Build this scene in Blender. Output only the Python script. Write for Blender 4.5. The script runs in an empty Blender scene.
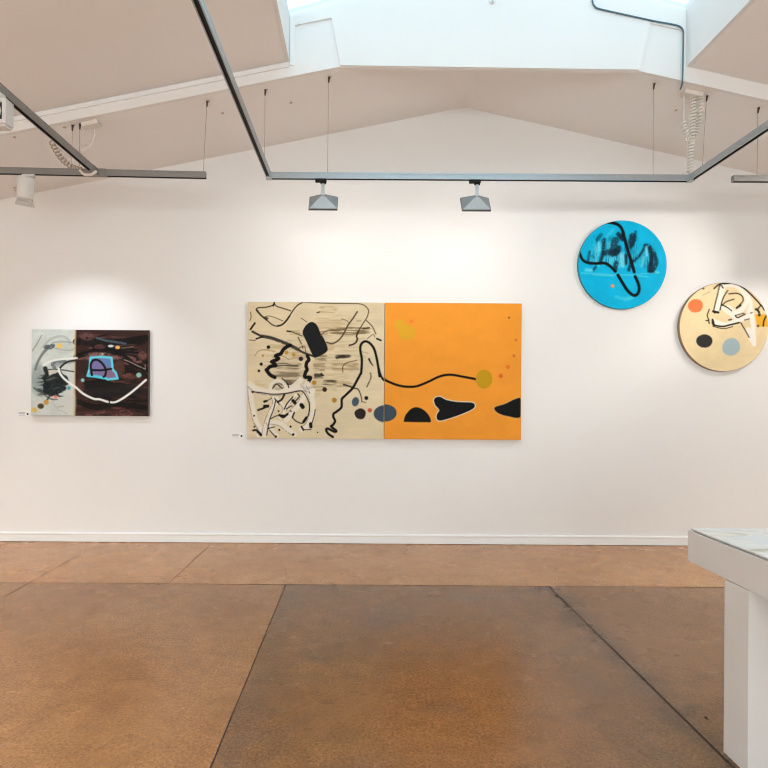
import bpy, bmesh, math, random
import numpy as np
from mathutils import Vector, Matrix, Euler

random.seed(4)
C = bpy.context.scene.collection
PI = math.pi

# ------------------------------------------------------------------ camera
F, U0, V0, ROLL = 560.0, 360.5, 401.5, 0.0065
EYE, WALL = 1.29, 5.09            # eye height, distance to the picture wall
PX = F / WALL                     # wall pixels per metre

def at(u, v, d):
    """the point at depth d (metres along +Y) that a pixel looks at"""
    du, dv, s = u - U0, v - V0, F / d
    return Vector(((du + ROLL * dv) / s, d, EYE + (ROLL * du - dv) / s))

cd = bpy.data.cameras.new('camera')
cam = bpy.data.objects.new('camera', cd); C.objects.link(cam)
cam.location = (0, 0, EYE)
cam.rotation_euler = (PI / 2, -ROLL, 0)
cd.sensor_width = 36; cd.lens = F / 768 * 36
cd.shift_x = (384 - U0) / 768; cd.shift_y = (V0 - 384) / 768
cd.clip_start = 0.05
bpy.context.scene.camera = cam

# ------------------------------------------------------------------ materials
def lin(c):
    return tuple(((x / 255) / 12.92 if x / 255 <= 0.04045 else ((x / 255 + 0.055) / 1.055) ** 2.4) for x in c)

def mat(name, col, rough=0.6, metal=0.0, noise=0.0, nscale=30, bump=0.0, bscale=200, spec=0.5, emit=None, estr=0):
    m = bpy.data.materials.new(name); m.use_nodes = True
    nt = m.node_tree; N, L = nt.nodes, nt.links
    b = N['Principled BSDF']
    b.inputs['Base Color'].default_value = (*col, 1)
    b.inputs['Roughness'].default_value = rough
    b.inputs['Metallic'].default_value = metal
    b.inputs['Specular IOR Level'].default_value = spec
    tc = N.new('ShaderNodeTexCoord')
    if noise:
        n = N.new('ShaderNodeTexNoise'); n.inputs['Scale'].default_value = nscale; n.inputs['Detail'].default_value = 4
        L.new(tc.outputs['Object'], n.inputs['Vector'])
        r = N.new('ShaderNodeValToRGB')
        r.color_ramp.elements[0].position = 0.3; r.color_ramp.elements[1].position = 0.7
        r.color_ramp.elements[0].color = (*[x * (1 - noise) for x in col], 1)
        r.color_ramp.elements[1].color = (*[min(1, x * (1 + noise)) for x in col], 1)
        L.new(n.outputs['Fac'], r.inputs['Fac']); L.new(r.outputs['Color'], b.inputs['Base Color'])
    if bump:
        n2 = N.new('ShaderNodeTexNoise'); n2.inputs['Scale'].default_value = bscale; n2.inputs['Detail'].default_value = 3
        L.new(tc.outputs['Object'], n2.inputs['Vector'])
        bp = N.new('ShaderNodeBump'); bp.inputs['Strength'].default_value = bump; bp.inputs['Distance'].default_value = 0.01
        L.new(n2.outputs['Fac'], bp.inputs['Height']); L.new(bp.outputs['Normal'], b.inputs['Normal'])
    if emit:
        b.inputs['Emission Color'].default_value = (*emit, 1); b.inputs['Emission Strength'].default_value = estr
    return m

M_WALL = mat('wall_paint', (0.81, 0.80, 0.79), 0.9, noise=0.012, nscale=1.5, bump=0.03, bscale=120, spec=0.2)
M_CEIL = mat('ceiling_paint', (0.86, 0.85, 0.84), 0.95, noise=0.01, nscale=2, spec=0.15)
M_TRIM = mat('gloss_white_trim', (0.84, 0.84, 0.84), 0.5, spec=0.3)
M_ALU = mat('brushed_aluminium', (0.40, 0.43, 0.45), 0.42, 0.75, noise=0.05, nscale=60)
M_DIMALU = mat('dim_aluminium_rail', (0.27, 0.265, 0.255), 0.5, 0.5, noise=0.05, nscale=60)  # aluminium again, the dim room's reflection put into a darker base colour
M_SLOT = mat('black_slot', (0.012, 0.012, 0.013), 0.6)
M_BLACK = mat('black_plastic', (0.012, 0.012, 0.013), 0.7, spec=0.15)
M_SILVER = mat('silver_paint', (0.33, 0.36, 0.38), 0.42, 0.35, noise=0.03, nscale=40)
M_SILVERD = mat('lamp_rim_grey', (0.16, 0.165, 0.17), 0.5, 0.4)
M_STEM = mat('satin_chrome', (0.72, 0.75, 0.76), 0.4, 0.4)
M_REFL = mat('lamp_reflector', (0.85, 0.85, 0.83), 0.3, 0.2)
M_WHITE = mat('white_enamel', (0.68, 0.68, 0.67), 0.4, spec=0.4)
M_CREAMCABLE = mat('cream_cable', (0.74, 0.69, 0.63), 0.55)
M_BROWNCABLE = mat('beige_cable', (0.52, 0.42, 0.34), 0.55)
M_WIRE = mat('steel_wire', (0.36, 0.30, 0.26), 0.6, 0.1)
M_GRIP = mat('dark_gripper', (0.08, 0.06, 0.05), 0.5, 0.3)
M_CABLE = mat('blue_grey_cable', (0.07, 0.15, 0.20), 0.5)
M_TABLE = mat('table_white', (0.74, 0.73, 0.72), 0.55, noise=0.015, nscale=3, spec=0.35)
M_LENS = mat('lamp_glass', (0.03, 0.035, 0.04), 0.08, spec=0.8)
M_CARD = mat('label_card', (0.84, 0.84, 0.84), 0.7)
M_INK = mat('label_ink', (0.35, 0.35, 0.36), 0.8)
M_DARKINK = mat('label_dark_ink', (0.02, 0.02, 0.025), 0.8)
M_CANVAS = mat('canvas_side', (0.60, 0.52, 0.40), 0.85, noise=0.08, nscale=40)
M_CANVASDARK = mat('canvas_side_dark', (0.10, 0.075, 0.065), 0.8, noise=0.15, nscale=40)
M_CANVASORANGE = mat('canvas_side_orange', (0.62, 0.30, 0.06), 0.8, noise=0.05, nscale=40)
M_CANVASTAN = mat('canvas_side_tan', (0.30, 0.22, 0.15), 0.8, noise=0.05, nscale=40)
M_CANVASTEAL = mat('canvas_side_teal', (0.03, 0.25, 0.33), 0.8, noise=0.05, nscale=40)

# ------------------------------------------------------------------ mesh helpers
def link(name, bm, mats, parent=None, smooth=False, loc=None):
    me = bpy.data.meshes.new(name)
    bmesh.ops.recalc_face_normals(bm, faces=bm.faces)
    bm.to_mesh(me); bm.free()
    if not isinstance(mats, (list, tuple)): mats = [mats]
    for m in mats: me.materials.append(m)
    if smooth:
        for p in me.polygons: p.use_smooth = True
    o = bpy.data.objects.new(name, me); C.objects.link(o)
    if loc is not None: o.location = loc
    if parent is not None: o.parent = parent
    return o

def thing(name, label, cat, loc=(0, 0, 0), group=None, rotz=0):
    o = bpy.data.objects.new(name, None); C.objects.link(o)
    o.empty_display_size = 0.1
    o.location = loc; o.rotation_euler = (0, 0, rotz)
    o['label'] = label; o['category'] = cat
    if group: o['group'] = group
    return o

def tag(o, label, cat, group=None):
    o['label'] = label; o['category'] = cat
    if group: o['group'] = group
    return o

def struct(name, bm, m, parent=None):
    o = link(name, bm, m, parent)
    o['kind'] = 'structure'
    return o

def box(bm, x0, x1, y0, y1, z0, z1, mi=0, bevel=0.0):
    v = [bm.verts.new(p) for p in ((x0,y0,z0),(x1,y0,z0),(x1,y1,z0),(x0,y1,z0),(x0,y0,z1),(x1,y0,z1),(x1,y1,z1),(x0,y1,z1))]
    fs = [bm.faces.new([v[i] for i in q]) for q in ((0,3,2,1),(4,5,6,7),(0,1,5,4),(1,2,6,5),(2,3,7,6),(3,0,4,7))]
    for f in fs: f.material_index = mi
    if bevel:
        es = list({e for f in fs for e in f.edges})
        bmesh.ops.bevel(bm, geom=es, offset=bevel, segments=2, affect='EDGES', profile=0.6, clamp_overlap=True)
    return fs

def prism_y(bm, pts, y0, y1, mi=0):
    """polygon in XZ, extruded along Y"""
    a = [bm.verts.new((x, y0, z)) for x, z in pts]; b = [bm.verts.new((x, y1, z)) for x, z in pts]
    n = len(pts)
    fs = [bm.faces.new(a), bm.faces.new(b[::-1])]
    for i in range(n): fs.append(bm.faces.new((a[i], b[i], b[(i+1) % n], a[(i+1) % n])))
    for f in fs: f.material_index = mi
    return fs

def tube(bm, pts, r, sides=8, mi=0, cap=True):
    pts = [Vector(p) for p in pts]
    n = len(pts); rings = []
    t0 = (pts[1] - pts[0]).normalized()
    up = Vector((0, 0, 1)) if abs(t0.z) < 0.9 else Vector((1, 0, 0))
    nrm = t0.cross(up).normalized()
    for i, p in enumerate(pts):
        t = (pts[min(i+1, n-1)] - pts[max(i-1, 0)])
        if t.length < 1e-9: t = t0
        t = t.normalized()
        nrm = (nrm - t * nrm.dot(t)).normalized()
        bn = t.cross(nrm)
        rr = r[i] if isinstance(r, (list, tuple)) else r
        rings.append([bm.verts.new(p + (nrm * math.cos(2*PI*k/sides) + bn * math.sin(2*PI*k/sides)) * rr) for k in range(sides)])
    for a, b in zip(rings, rings[1:]):
        for k in range(sides):
            f = bm.faces.new((a[k], a[(k+1) % sides], b[(k+1) % sides], b[k])); f.material_index = mi; f.smooth = True
    if cap:
        f = bm.faces.new(rings[0][::-1]); f.material_index = mi
        f = bm.faces.new(rings[-1]); f.material_index = mi

def lathe(bm, prof, sides=28, axis='Z', org=(0, 0, 0), mi=0):
    rings = []
    for r, z in prof:
        ring = []
        for k in range(sides):
            a = 2*PI*k/sides
            p = (r*math.cos(a), r*math.sin(a), z)
            if axis == 'X': p = (p[2], p[0], p[1])
            if axis == 'Y': p = (p[0], p[2], p[1])
            ring.append(bm.verts.new(Vector(p) + Vector(org)))
        rings.append(ring)
    for a, b in zip(rings, rings[1:]):
        for k in range(sides):
            f = bm.faces.new((a[k], a[(k+1) % sides], b[(k+1) % sides], b[k])); f.material_index = mi; f.smooth = True
    for ring in (rings[0], rings[-1]):
        if prof[0][0] > 1e-6 or ring is rings[-1]:
            try:
                f = bm.faces.new(ring); f.material_index = mi
            except ValueError: pass

def spline(P, n=10):
    """Catmull-Rom through points of any dimension"""
    P = [np.array(p, float) for p in P]
    if len(P) < 3:
        return [P[0] + (P[-1] - P[0]) * t for t in np.linspace(0, 1, n + 1)]
    Q = [2*P[0]-P[1]] + P + [2*P[-1]-P[-2]]; out = []
    for i in range(1, len(Q) - 2):
        for t in np.linspace(0, 1, n, endpoint=False):
            a, b, c, d = Q[i-1], Q[i], Q[i+1], Q[i+2]
            out.append(0.5*((2*b)+(c-a)*t+(2*a-5*b+4*c-d)*t*t+(3*b-a-3*c+d)*t**3))
    out.append(P[-1]); return out

def coil(bm, path, R, r, pitch, sides=6, per=12):
    """a helix of radius R that follows path"""
    P = [Vector(p) for p in spline([tuple(p) for p in path], 24)]
    S = [0]
    for a, b in zip(P, P[1:]): S.append(S[-1] + (b - a).length)
    n = max(8, int(S[-1] / pitch * per)); pts = []; j = 0; nrm = None
    for i in range(n + 1):
        s = S[-1] * i / n
        while j < len(S) - 2 and S[j+1] < s: j += 1
        k = (s - S[j]) / max(1e-9, S[j+1] - S[j])
        c = P[j].lerp(P[j+1], k); t = (P[j+1] - P[j]).normalized()
        if nrm is None: nrm = t.cross(Vector((0.3, 1, 0.2))).normalized()
        nrm = (nrm - t * nrm.dot(t)).normalized(); bn = t.cross(nrm)
        a = 2*PI*s/pitch
        pts.append(c + (nrm*math.cos(a) + bn*math.sin(a))*R)
    tube(bm, pts, r, sides)

# ------------------------------------------------------------------ the room
XL, XR, YB = -6.0, 7.4, -6.0
RX = at(465, 107, WALL).x; RZ = at(465, 107, WALL).z
SL, SR = 0.2065, 0.2225
def ceil_z(x): return RZ - (SL * (RX - x) if x < RX else SR * (x - RX))
YF = 4.108                                   # plane of the white fascia
STEP = 0.112                                 # the ceiling steps up in front of it
WX0 = at(289.5, 60, YF).x; WX1 = at(686, 68, YF).x
YS = -2.2                                    # near end of the skylight well
TZ0 = at(291, 15.6, YF).z; TZ1 = at(685, 10, YF).z
RIDGE = 4.56

# polished concrete floor
def floor_material():
    m = bpy.data.materials.new('polished_concrete'); m.use_nodes = True
    nt = m.node_tree; N, L = nt.nodes, nt.links
    b = N['Principled BSDF']
    tc = N.new('ShaderNodeTexCoord'); sep = N.new('ShaderNodeSeparateXYZ')
    L.new(tc.outputs['Object'], sep.inputs[0])
    def math_(op, a, bb=None, clamp=False):
        n = N.new('ShaderNodeMath'); n.operation = op; n.use_clamp = clamp
        for i, x in enumerate((a, bb)):
            if x is None: continue
            if isinstance(x, (int, float)): n.inputs[i].default_value = x
            else: L.new(x, n.inputs[i])
        return n.outputs[0]
    def noise(scale, det=4, rough=0.5, dist=0, vec=None):
        n = N.new('ShaderNodeTexNoise'); n.inputs['Scale'].default_value = scale; n.inputs['Detail'].default_value = det
        n.inputs['Roughness'].default_value = rough; n.inputs['Distortion'].default_value = dist
        L.new(vec or tc.outputs['Object'], n.inputs['Vector']); return n.outputs['Fac']
    def ramp(fac, a, bb, ca=(0,0,0), cb=(1,1,1)):
        r = N.new('ShaderNodeValToRGB'); e = r.color_ramp.elements
        e[0].position = a; e[1].position = bb; e[0].color = (*ca, 1); e[1].color = (*cb, 1)
        L.new(fac, r.inputs['Fac']); return r.outputs['Color']
    def mix(fac, a, bb, mode='MIX'):
        n = N.new('ShaderNodeMix'); n.data_type = 'RGBA'; n.blend_type = mode
        if isinstance(fac, (int, float)): n.inputs[0].default_value = fac
        else: L.new(fac, n.inputs[0])
        for i, x in ((6, a), (7, bb)):
            if isinstance(x, tuple): n.inputs[i].default_value = (*x, 1)
            else: L.new(x, n.inputs[i])
        return n.outputs[2]
    X, Y = sep.outputs['X'], sep.outputs['Y']
    wob = math_('MULTIPLY', math_('SUBTRACT', noise(3), 0.5), 0.02)
    Yw = math_('ADD', Y, wob); Xw = math_('ADD', X, wob)
    near = math_('LESS_THAN', Yw, JY)
    mid = math_('MULTIPLY', near, math_('GREATER_THAN', Xw, JX0))
    mid = math_('MULTIPLY', mid, math_('LESS_THAN', Xw, JX1))
    rgt = math_('MULTIPLY', near, math_('GREATER_THAN', Xw, JX1))
    strip, left, midc, rightc = FLOOR_COL
    col = mix(near, strip, left)
    col = mix(mid, col, midc)
    col = mix(rgt, col, rightc)
    # worn, mottled patches
    big = ramp(noise(0.9, 5, 0.55, 0.6), 0.35, 0.68)
    col = mix(big, col, mix(1.0, col, (0.80, 0.72, 0.60), 'MULTIPLY'))
    # greyer worn zones inside the middle slab, rusty heart
    v = N.new('ShaderNodeVectorMath'); v.operation = 'DISTANCE'
    L.new(tc.outputs['Object'], v.inputs[0]); v.inputs[1].default_value = (0.45, 2.35, 0)
    heart = ramp(math_('ADD', v.outputs['Value'], math_('MULTIPLY', math_('SUBTRACT', noise(2.2), 0.5), 0.8)), 0.25, 0.85, (1,1,1), (0,0,0))
    heart = math_('MULTIPLY', heart, mid)
    col = mix(math_('MULTIPLY', heart, 0.75), col, HEART)
    greyz = math_('MULTIPLY', ramp(noise(2.4, 6, 0.6, 0.4), 0.5, 0.75), math_('ADD', math_('MULTIPLY', mid, 0.55), 0.08))
    col = mix(greyz, col, (0.13, 0.085, 0.06))
    # dirt worked in beside the saw cut
    dj = math_('ABSOLUTE', math_('SUBTRACT', X, JX1))
    dj = math_('ADD', dj, math_('MULTIPLY', math_('SUBTRACT', noise(5, 5, .65), 0.5), 0.30))
    dirt = math_('MULTIPLY', ramp(dj, 0.0, 0.13, (1,1,1), (0,0,0)), near)
    col = mix(math_('MULTIPLY', dirt, 0.55), col, (0.07, 0.042, 0.028))
    dk = math_('ABSOLUTE', math_('SUBTRACT', X, JX0 + .06))
    dk = math_('ADD', dk, math_('MULTIPLY', math_('SUBTRACT', noise(4, 5, .65), 0.5), 0.35))
    col = mix(math_('MULTIPLY', math_('MULTIPLY', ramp(dk, 0.0, 0.16, (1,1,1), (0,0,0)), mid), 0.35), col, (0.11, 0.075, 0.055))
    # fine aggregate
    fine = ramp(noise(80, 3, 0.8), 0.36, 0.66, (0.55, 0.52, 0.48), (1.36, 1.36, 1.34))
    col = mix(0.8, col, fine, 'MULTIPLY')
    fine2 = ramp(noise(9, 7, 0.78), 0.32, 0.68, (0.74, 0.72, 0.69), (1.2, 1.2, 1.2))
    col = mix(0.9, col, fine2, 'MULTIPLY')
    # dark pits and pale scratches
    vo = N.new('ShaderNodeTexVoronoi'); vo.inputs['Scale'].default_value = 5.5
    L.new(tc.outputs['Object'], vo.inputs['Vector'])
    pit = ramp(vo.outputs['Distance'], 0.02, 0.05, (1,1,1), (0,0,0))
    col = mix(math_('MULTIPLY', pit, 0.55), col, (0.05, 0.03, 0.02))
    mp = N.new('ShaderNodeMapping'); mp.inputs['Scale'].default_value = (7, 2.0, 1); mp.inputs['Rotation'].default_value = (0, 0, 0.35)
    L.new(tc.outputs['Object'], mp.inputs['Vector'])
    vo2 = N.new('ShaderNodeTexVoronoi'); vo2.inputs['Scale'].default_value = 1.0; L.new(mp.outputs[0], vo2.inputs['Vector'])
    scr = ramp(vo2.outputs['Distance'], 0.015, 0.045, (1,1,1), (0,0,0))
    col = mix(math_('MULTIPLY', scr, 0.35), col, (0.45, 0.36, 0.28))
    L.new(col, b.inputs['Base Color'])
    rr = N.new('ShaderNodeMapRange'); L.new(noise(1.6, 5), rr.inputs['Value'])
    rr.inputs['To Min'].default_value = 0.17; rr.inputs['To Max'].default_value = 0.36
    L.new(rr.outputs[0], b.inputs['Roughness'])
    b.inputs['Specular IOR Level'].default_value = 0.45
    bp = N.new('ShaderNodeBump'); bp.inputs['Strength'].default_value = 0.06; bp.inputs['Distance'].default_value = 0.01
    L.new(noise(45, 4), bp.inputs['Height']); L.new(bp.outputs[0], b.inputs['Normal'])
    return m

def floor_at(u, v):
    du, dv = u - U0, v - V0
    d = EYE * F / (dv - ROLL * du)
    return at(u, v, d)
JY = floor_at(415, 585.3).y
JX0 = floor_at(248, 677).x
JX1 = floor_at(640, 676).x
FLOOR_COL = ((0.53, 0.272, 0.114), (0.36, 0.180, 0.070), (0.25, 0.125, 0.050), (0.30, 0.155, 0.066))
HEART = (0.255, 0.110, 0.038)
M_JOINT = mat('joint_dirt', (0.045, 0.028, 0.02), 0.9, noise=0.5, nscale=25)
M_JOINTPALE = mat('joint_worn', (0.20, 0.105, 0.055), 0.8, noise=0.5, nscale=9)
bm = bmesh.new()
box(bm, XL - .1, XR + .1, YB - .1, WALL + .12, -0.12, 0)
def joint(a, b, w, mi):
    a, b = Vector(a), Vector(b); n = Vector((-(b-a).y, (b-a).x)).normalized() * w / 2
    P = spline([a, a.lerp(b, .25) + n * random.uniform(-.5, .5), a.lerp(b, .5) + n * random.uniform(-.5, .5), a.lerp(b, .75) + n * random.uniform(-.5, .5), b], 10)
    L_ = [bm.verts.new((p[0]+n.x*random.uniform(.6, 1.15), p[1]+n.y*random.uniform(.6, 1.15), 0.0012)) for p in P]
    R_ = [bm.verts.new((p[0]-n.x*random.uniform(.6, 1.15), p[1]-n.y*random.uniform(.6, 1.15), 0.0012)) for p in P]
    for i in range(len(P)-1):
        f = bm.faces.new((L_[i], R_[i], R_[i+1], L_[i+1])); f.material_index = mi
def fl(u, v): p = floor_at(u, v); return (p.x, p.y)
joint((XL, JY), (XR, JY), 0.008, 2)
joint((JX0, -1), (JX0, JY), 0.006, 1)
joint((JX1, -1), (JX1, JY), 0.010, 1)
joint(fl(5, 596), fl(25, 585), 0.012, 2)
joint(fl(25, 585), fl(62, 564.5), 0.005, 2)
joint(fl(62, 564.5), fl(79, 555), 0.010, 2)
joint(fl(170, 582), fl(210, 545), 0.006, 2)
for u, v, r in ((16, 662, .007), (18, 666, .006), (694, 712, .006), (698, 707, .005), (706, 718, .007), (690, 708, .004), (557, 596, .014), (567, 606, .014), (571, 611, .009), (595, 633, .010)):
    p = floor_at(u, v)
    f = bm.faces.new([bm.verts.new((p.x + r*random.uniform(.5, 1.3)*math.cos(k*PI/4), p.y + 1.4*r*random.uniform(.5, 1.3)*math.sin(k*PI/4), 0.0014)) for k in range(8)])
    f.material_index = 1
fo = struct('floor', bm, [floor_material(), M_JOINT, M_JOINTPALE])

bm = bmesh.new()
prism_y(bm, [(XL-.1, 0), (XR+.1, 0), (XR+.1, ceil_z(XR+.1)+.05), (RX, RZ+.05), (XL-.1, ceil_z(XL-.1)+.05)], WALL, WALL+.1)
struct('wall_back', bm, M_WALL)
for nm, x0, x1, zt in (('wall_left', XL-.1, XL, ceil_z(XL)+.1), ('wall_right', XR, XR+.1, ceil_z(XR)+.1)):
    bm = bmesh.new(); box(bm, x0, x1, YB, WALL, 0, zt); struct(nm, bm, M_WALL)
# the wall behind the viewer, with a wide glazed opening
bm = bmesh.new()
gx0, gx1, gz1 = -2.6, 3.4, 2.5
zt = ceil_z(XL) + STEP
box(bm, XL-.1, gx0, YB-.1, YB, 0, zt); box(bm, gx1, XR+.1, YB-.1, YB, 0, zt); box(bm, gx0, gx1, YB-.1, YB, gz1, zt)
prism_y(bm, [(XL-.1, zt), (XR+.1, zt), (XR+.1, ceil_z(XR)+STEP+.05), (RX, RZ+STEP+.05), (XL-.1, ceil_z(XL)+STEP+.05)], YB-.1, YB)
struct('wall_front', bm, M_WALL)

# baseboard with a rounded upper bead
bm = bmesh.new()
prof = [(WALL, .004), (WALL-.016, .004), (WALL-.016, .066), (WALL-.020, .070), (WALL-.020, .078), (WALL-.014, .084), (WALL, .086)]
a = [bm.verts.new((XL, y, z)) for y, z in prof]; b_ = [bm.verts.new((XR, y, z)) for y, z in prof]
for i in range(len(prof)): bm.faces.new((a[i], b_[i], b_[(i+1) % len(prof)], a[(i+1) % len(prof)]))
bm.faces.new(a[::-1]); bm.faces.new(b_)
struct('baseboard_back', bm, M_TRIM)

# ceiling: low gable strip against the picture wall, higher slopes in front
T = .06
bm = bmesh.new()
prism_y(bm, [(XL, ceil_z(XL)), (RX, RZ), (XR, ceil_z(XR)), (XR, ceil_z(XR)+T), (RX, RZ+T), (XL, ceil_z(XL)+T)], YF+.03, WALL)
s = STEP
prism_y(bm, [(XL, ceil_z(XL)+s), (WX0-.03, ceil_z(WX0-.03)+s), (WX0-.03, ceil_z(WX0-.03)+s+T), (XL, ceil_z(XL)+s+T)], YS, YF)
prism_y(bm, [(WX1+.03, ceil_z(WX1+.03)+s), (XR, ceil_z(XR)+s), (XR, ceil_z(XR)+s+T), (WX1+.03, ceil_z(WX1+.03)+s+T)], YS, YF)
prism_y(bm, [(XL, ceil_z(XL)+s), (RX, RZ+s), (XR, ceil_z(XR)+s), (XR, ceil_z(XR)+s+T), (RX, RZ+s+T), (XL, ceil_z(XL)+s+T)], YB, YS)
struct('ceiling', bm, M_CEIL)

# fascia / end wall of the skylight well (one board, sloping strips left and right)
pl = at(340, 67.6, YF); pr = at(640, 71.5, YF)
zl, zr = ceil_z(pl.x), ceil_z(pr.x)
bm = bmesh.new()
top = .135
prism_y(bm, [(XL, ceil_z(XL)), (pl.x, zl), (pr.x, zr), (XR, ceil_z(XR)), (XR, ceil_z(XR)+top), (WX1, ceil_z(WX1)+top),
             (WX1, TZ1), (RX, RIDGE), (WX0, TZ0), (WX0, ceil_z(WX0)+top), (XL, ceil_z(XL)+top)], YF, YF+.03)
struct('wall_skylight_end', bm, M_WALL)
# proud board over the upper part of that end wall
bm = bmesh.new()
q = [at(*c, YF) for c in ((340.3, 68.0), (331.5, 19), (295.2, 26.2))] ; q2 = [at(*c, YF) for c in ((683.5, 31.3), (650, 24), (638.5, 71.8))]
prism_y(bm, [(q[0].x, zl+.002), (q2[2].x, zr+.002), (q2[1].x, q2[1].z), (q2[0].x, q2[0].z), (q2[0].x, TZ1-.02), (RX, RIDGE-.03), (q[2].x, TZ0-.01), (q[2].x, q[2].z), (q[1].x, q[1].z)], YF-.014, YF)
struct('trim_1', bm, M_WALL)
# batten along the top of the sloping strips
bm = bmesh.new()
h0, h1 = STEP-.042, STEP-.012
prism_y(bm, [(XL, ceil_z(XL)+h0), (WX0+.0, ceil_z(WX0)+h0), (WX0, ceil_z(WX0)+h1), (XL, ceil_z(XL)+h1)], YF-.012, YF)
struct('trim_2', bm, M_TRIM)
bm = bmesh.new()
x0_ = at(291.2, 30, YF).x; x1_ = at(295, 30, YF).x
box(bm, WX0+.004, x1_, YF-.010, YF, ceil_z(WX0)+STEP-.03, TZ0-.005)
struct('trim_3', bm, M_TRIM)
# side walls and near end of the well
for nm, x0, x1, zt_ in (('wall_skylight_left', WX0-.03, WX0, TZ0), ('wall_skylight_right', WX1, WX1+.03, TZ1)):
    bm = bmesh.new(); box(bm, x0, x1, YS, YF, ceil_z((x0+x1)/2)+STEP, zt_); struct(nm, bm, M_WALL)
bm = bmesh.new()
prism_y(bm, [(WX0, ceil_z(WX0)+STEP), (RX, RZ+STEP), (WX1, ceil_z(WX1)+STEP), (WX1, TZ1), (RX, RIDGE), (WX0, TZ0)], YS-.03, YS)
struct('wall_skylight_near', bm, M_WALL)

# glass
def glass_mat(name, tint):
    m = bpy.data.materials.new(name); m.use_nodes = True
    nt = m.node_tree; nt.nodes.remove(nt.nodes['Principled BSDF'])
    out = nt.nodes['Material Output']
    tr = nt.nodes.new('ShaderNodeBsdfTransparent'); tr.inputs[0].default_value = (*tint, 1)
    gl = nt.nodes.new('ShaderNodeBsdfGlossy'); gl.inputs['Roughness'].default_value = 0.02
    mx = nt.nodes.new('ShaderNodeMixShader')
    mx.inputs[0].default_value = 0.04; nt.links.new(tr.outputs[0], mx.inputs[1]); nt.links.new(gl.outputs[0], mx.inputs[2])
    nt.links.new(mx.outputs[0], out.inputs[0]); return m
M_GLASS = glass_mat('roof_glass', (0.93, 0.98, 1.0))
def slab(bm, p, q, y0, y1, t):
    prism_y(bm, [p, q, (q[0], q[1]+t), (p[0], p[1]+t)], y0, y1)
M_FROST = glass_mat('frosted_shield', (.96, .96, .96))
M_FROST.node_tree.nodes['Glossy BSDF'].inputs['Roughness'].default_value = .6
M_FROST.node_tree.nodes['Mix Shader'].inputs[0].default_value = .10
bm = bmesh.new()
pL, pR, pT = (WX0-.05, TZ0-.005), (WX1+.05, TZ1-.005), (RX, RIDGE)
n = 6
for i in range(n + 1):
    y = YS + (YF + .05 - YS) * i / n
    slab(bm, (pL[0], pL[1]+.008), (pT[0], pT[1]+.008), y-.02, y+.02, .05); slab(bm, (pT[0], pT[1]+.008), (pR[0], pR[1]+.008), y-.02, y+.02, .05)
box(bm, RX-.03, RX+.03, YS, YF+.05, RIDGE, RIDGE+.08)
box(bm, WX0-.06, WX0-.01, YS, YF+.05, TZ0, TZ0+.05); box(bm, WX1+.01, WX1+.06, YS, YF+.05, TZ1, TZ1+.05)
win = struct('window_1', bm, M_TRIM)
bm = bmesh.new()
slab(bm, (pL[0], pL[1]+.03), (pT[0], pT[1]+.03), YS, YF+.04, .006); slab(bm, (pT[0], pT[1]+.03), (pR[0], pR[1]+.03), YS, YF+.04, .006)
g = link('glass_pane', bm, M_GLASS, win)
bm = bmesh.new()
for i in range(5):
    x = gx0 + (gx1 - gx0) * i / 4
    box(bm, x-.03, x+.03, YB-.08, YB-.02, 0, gz1)
box(bm, gx0, gx1, YB-.08, YB-.02, gz1-.06, gz1); box(bm, gx0, gx1, YB-.08, YB-.02, 0, .08)
win2 = struct('window_2', bm, M_TRIM)
bm = bmesh.new(); box(bm, gx0, gx1, YB-.055, YB-.049, .08, gz1-.06); link('glass_pane', bm, M_GLASS, win2)

# ------------------------------------------------------------------ painted surfaces: a small brush engine writing pigment into the mesh
rng = np.random.default_rng(7)
def vnoise(h, w, sy, sx, seed):
    """smooth value noise, cell size sy x sx (in samples)"""
    r = np.random.default_rng(seed)
    gh, gw = int(h / sy) + 3, int(w / sx) + 3
    g_ = r.random((gh, gw))
    y = np.arange(h) / sy; x = np.arange(w) / sx
    yi, xi = y.astype(int), x.astype(int); fy, fx = y - yi, x - xi
    fy = fy*fy*(3-2*fy); fx = fx*fx*(3-2*fx)
    a = g_[yi][:, xi]; b = g_[yi][:, xi+1]; c = g_[yi+1][:, xi]; d = g_[yi+1][:, xi+1]
    fy = fy[:, None]; fx = fx[None]
    return (a*(1-fx)+b*fx)*(1-fy) + (c*(1-fx)+d*fx)*fy

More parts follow.
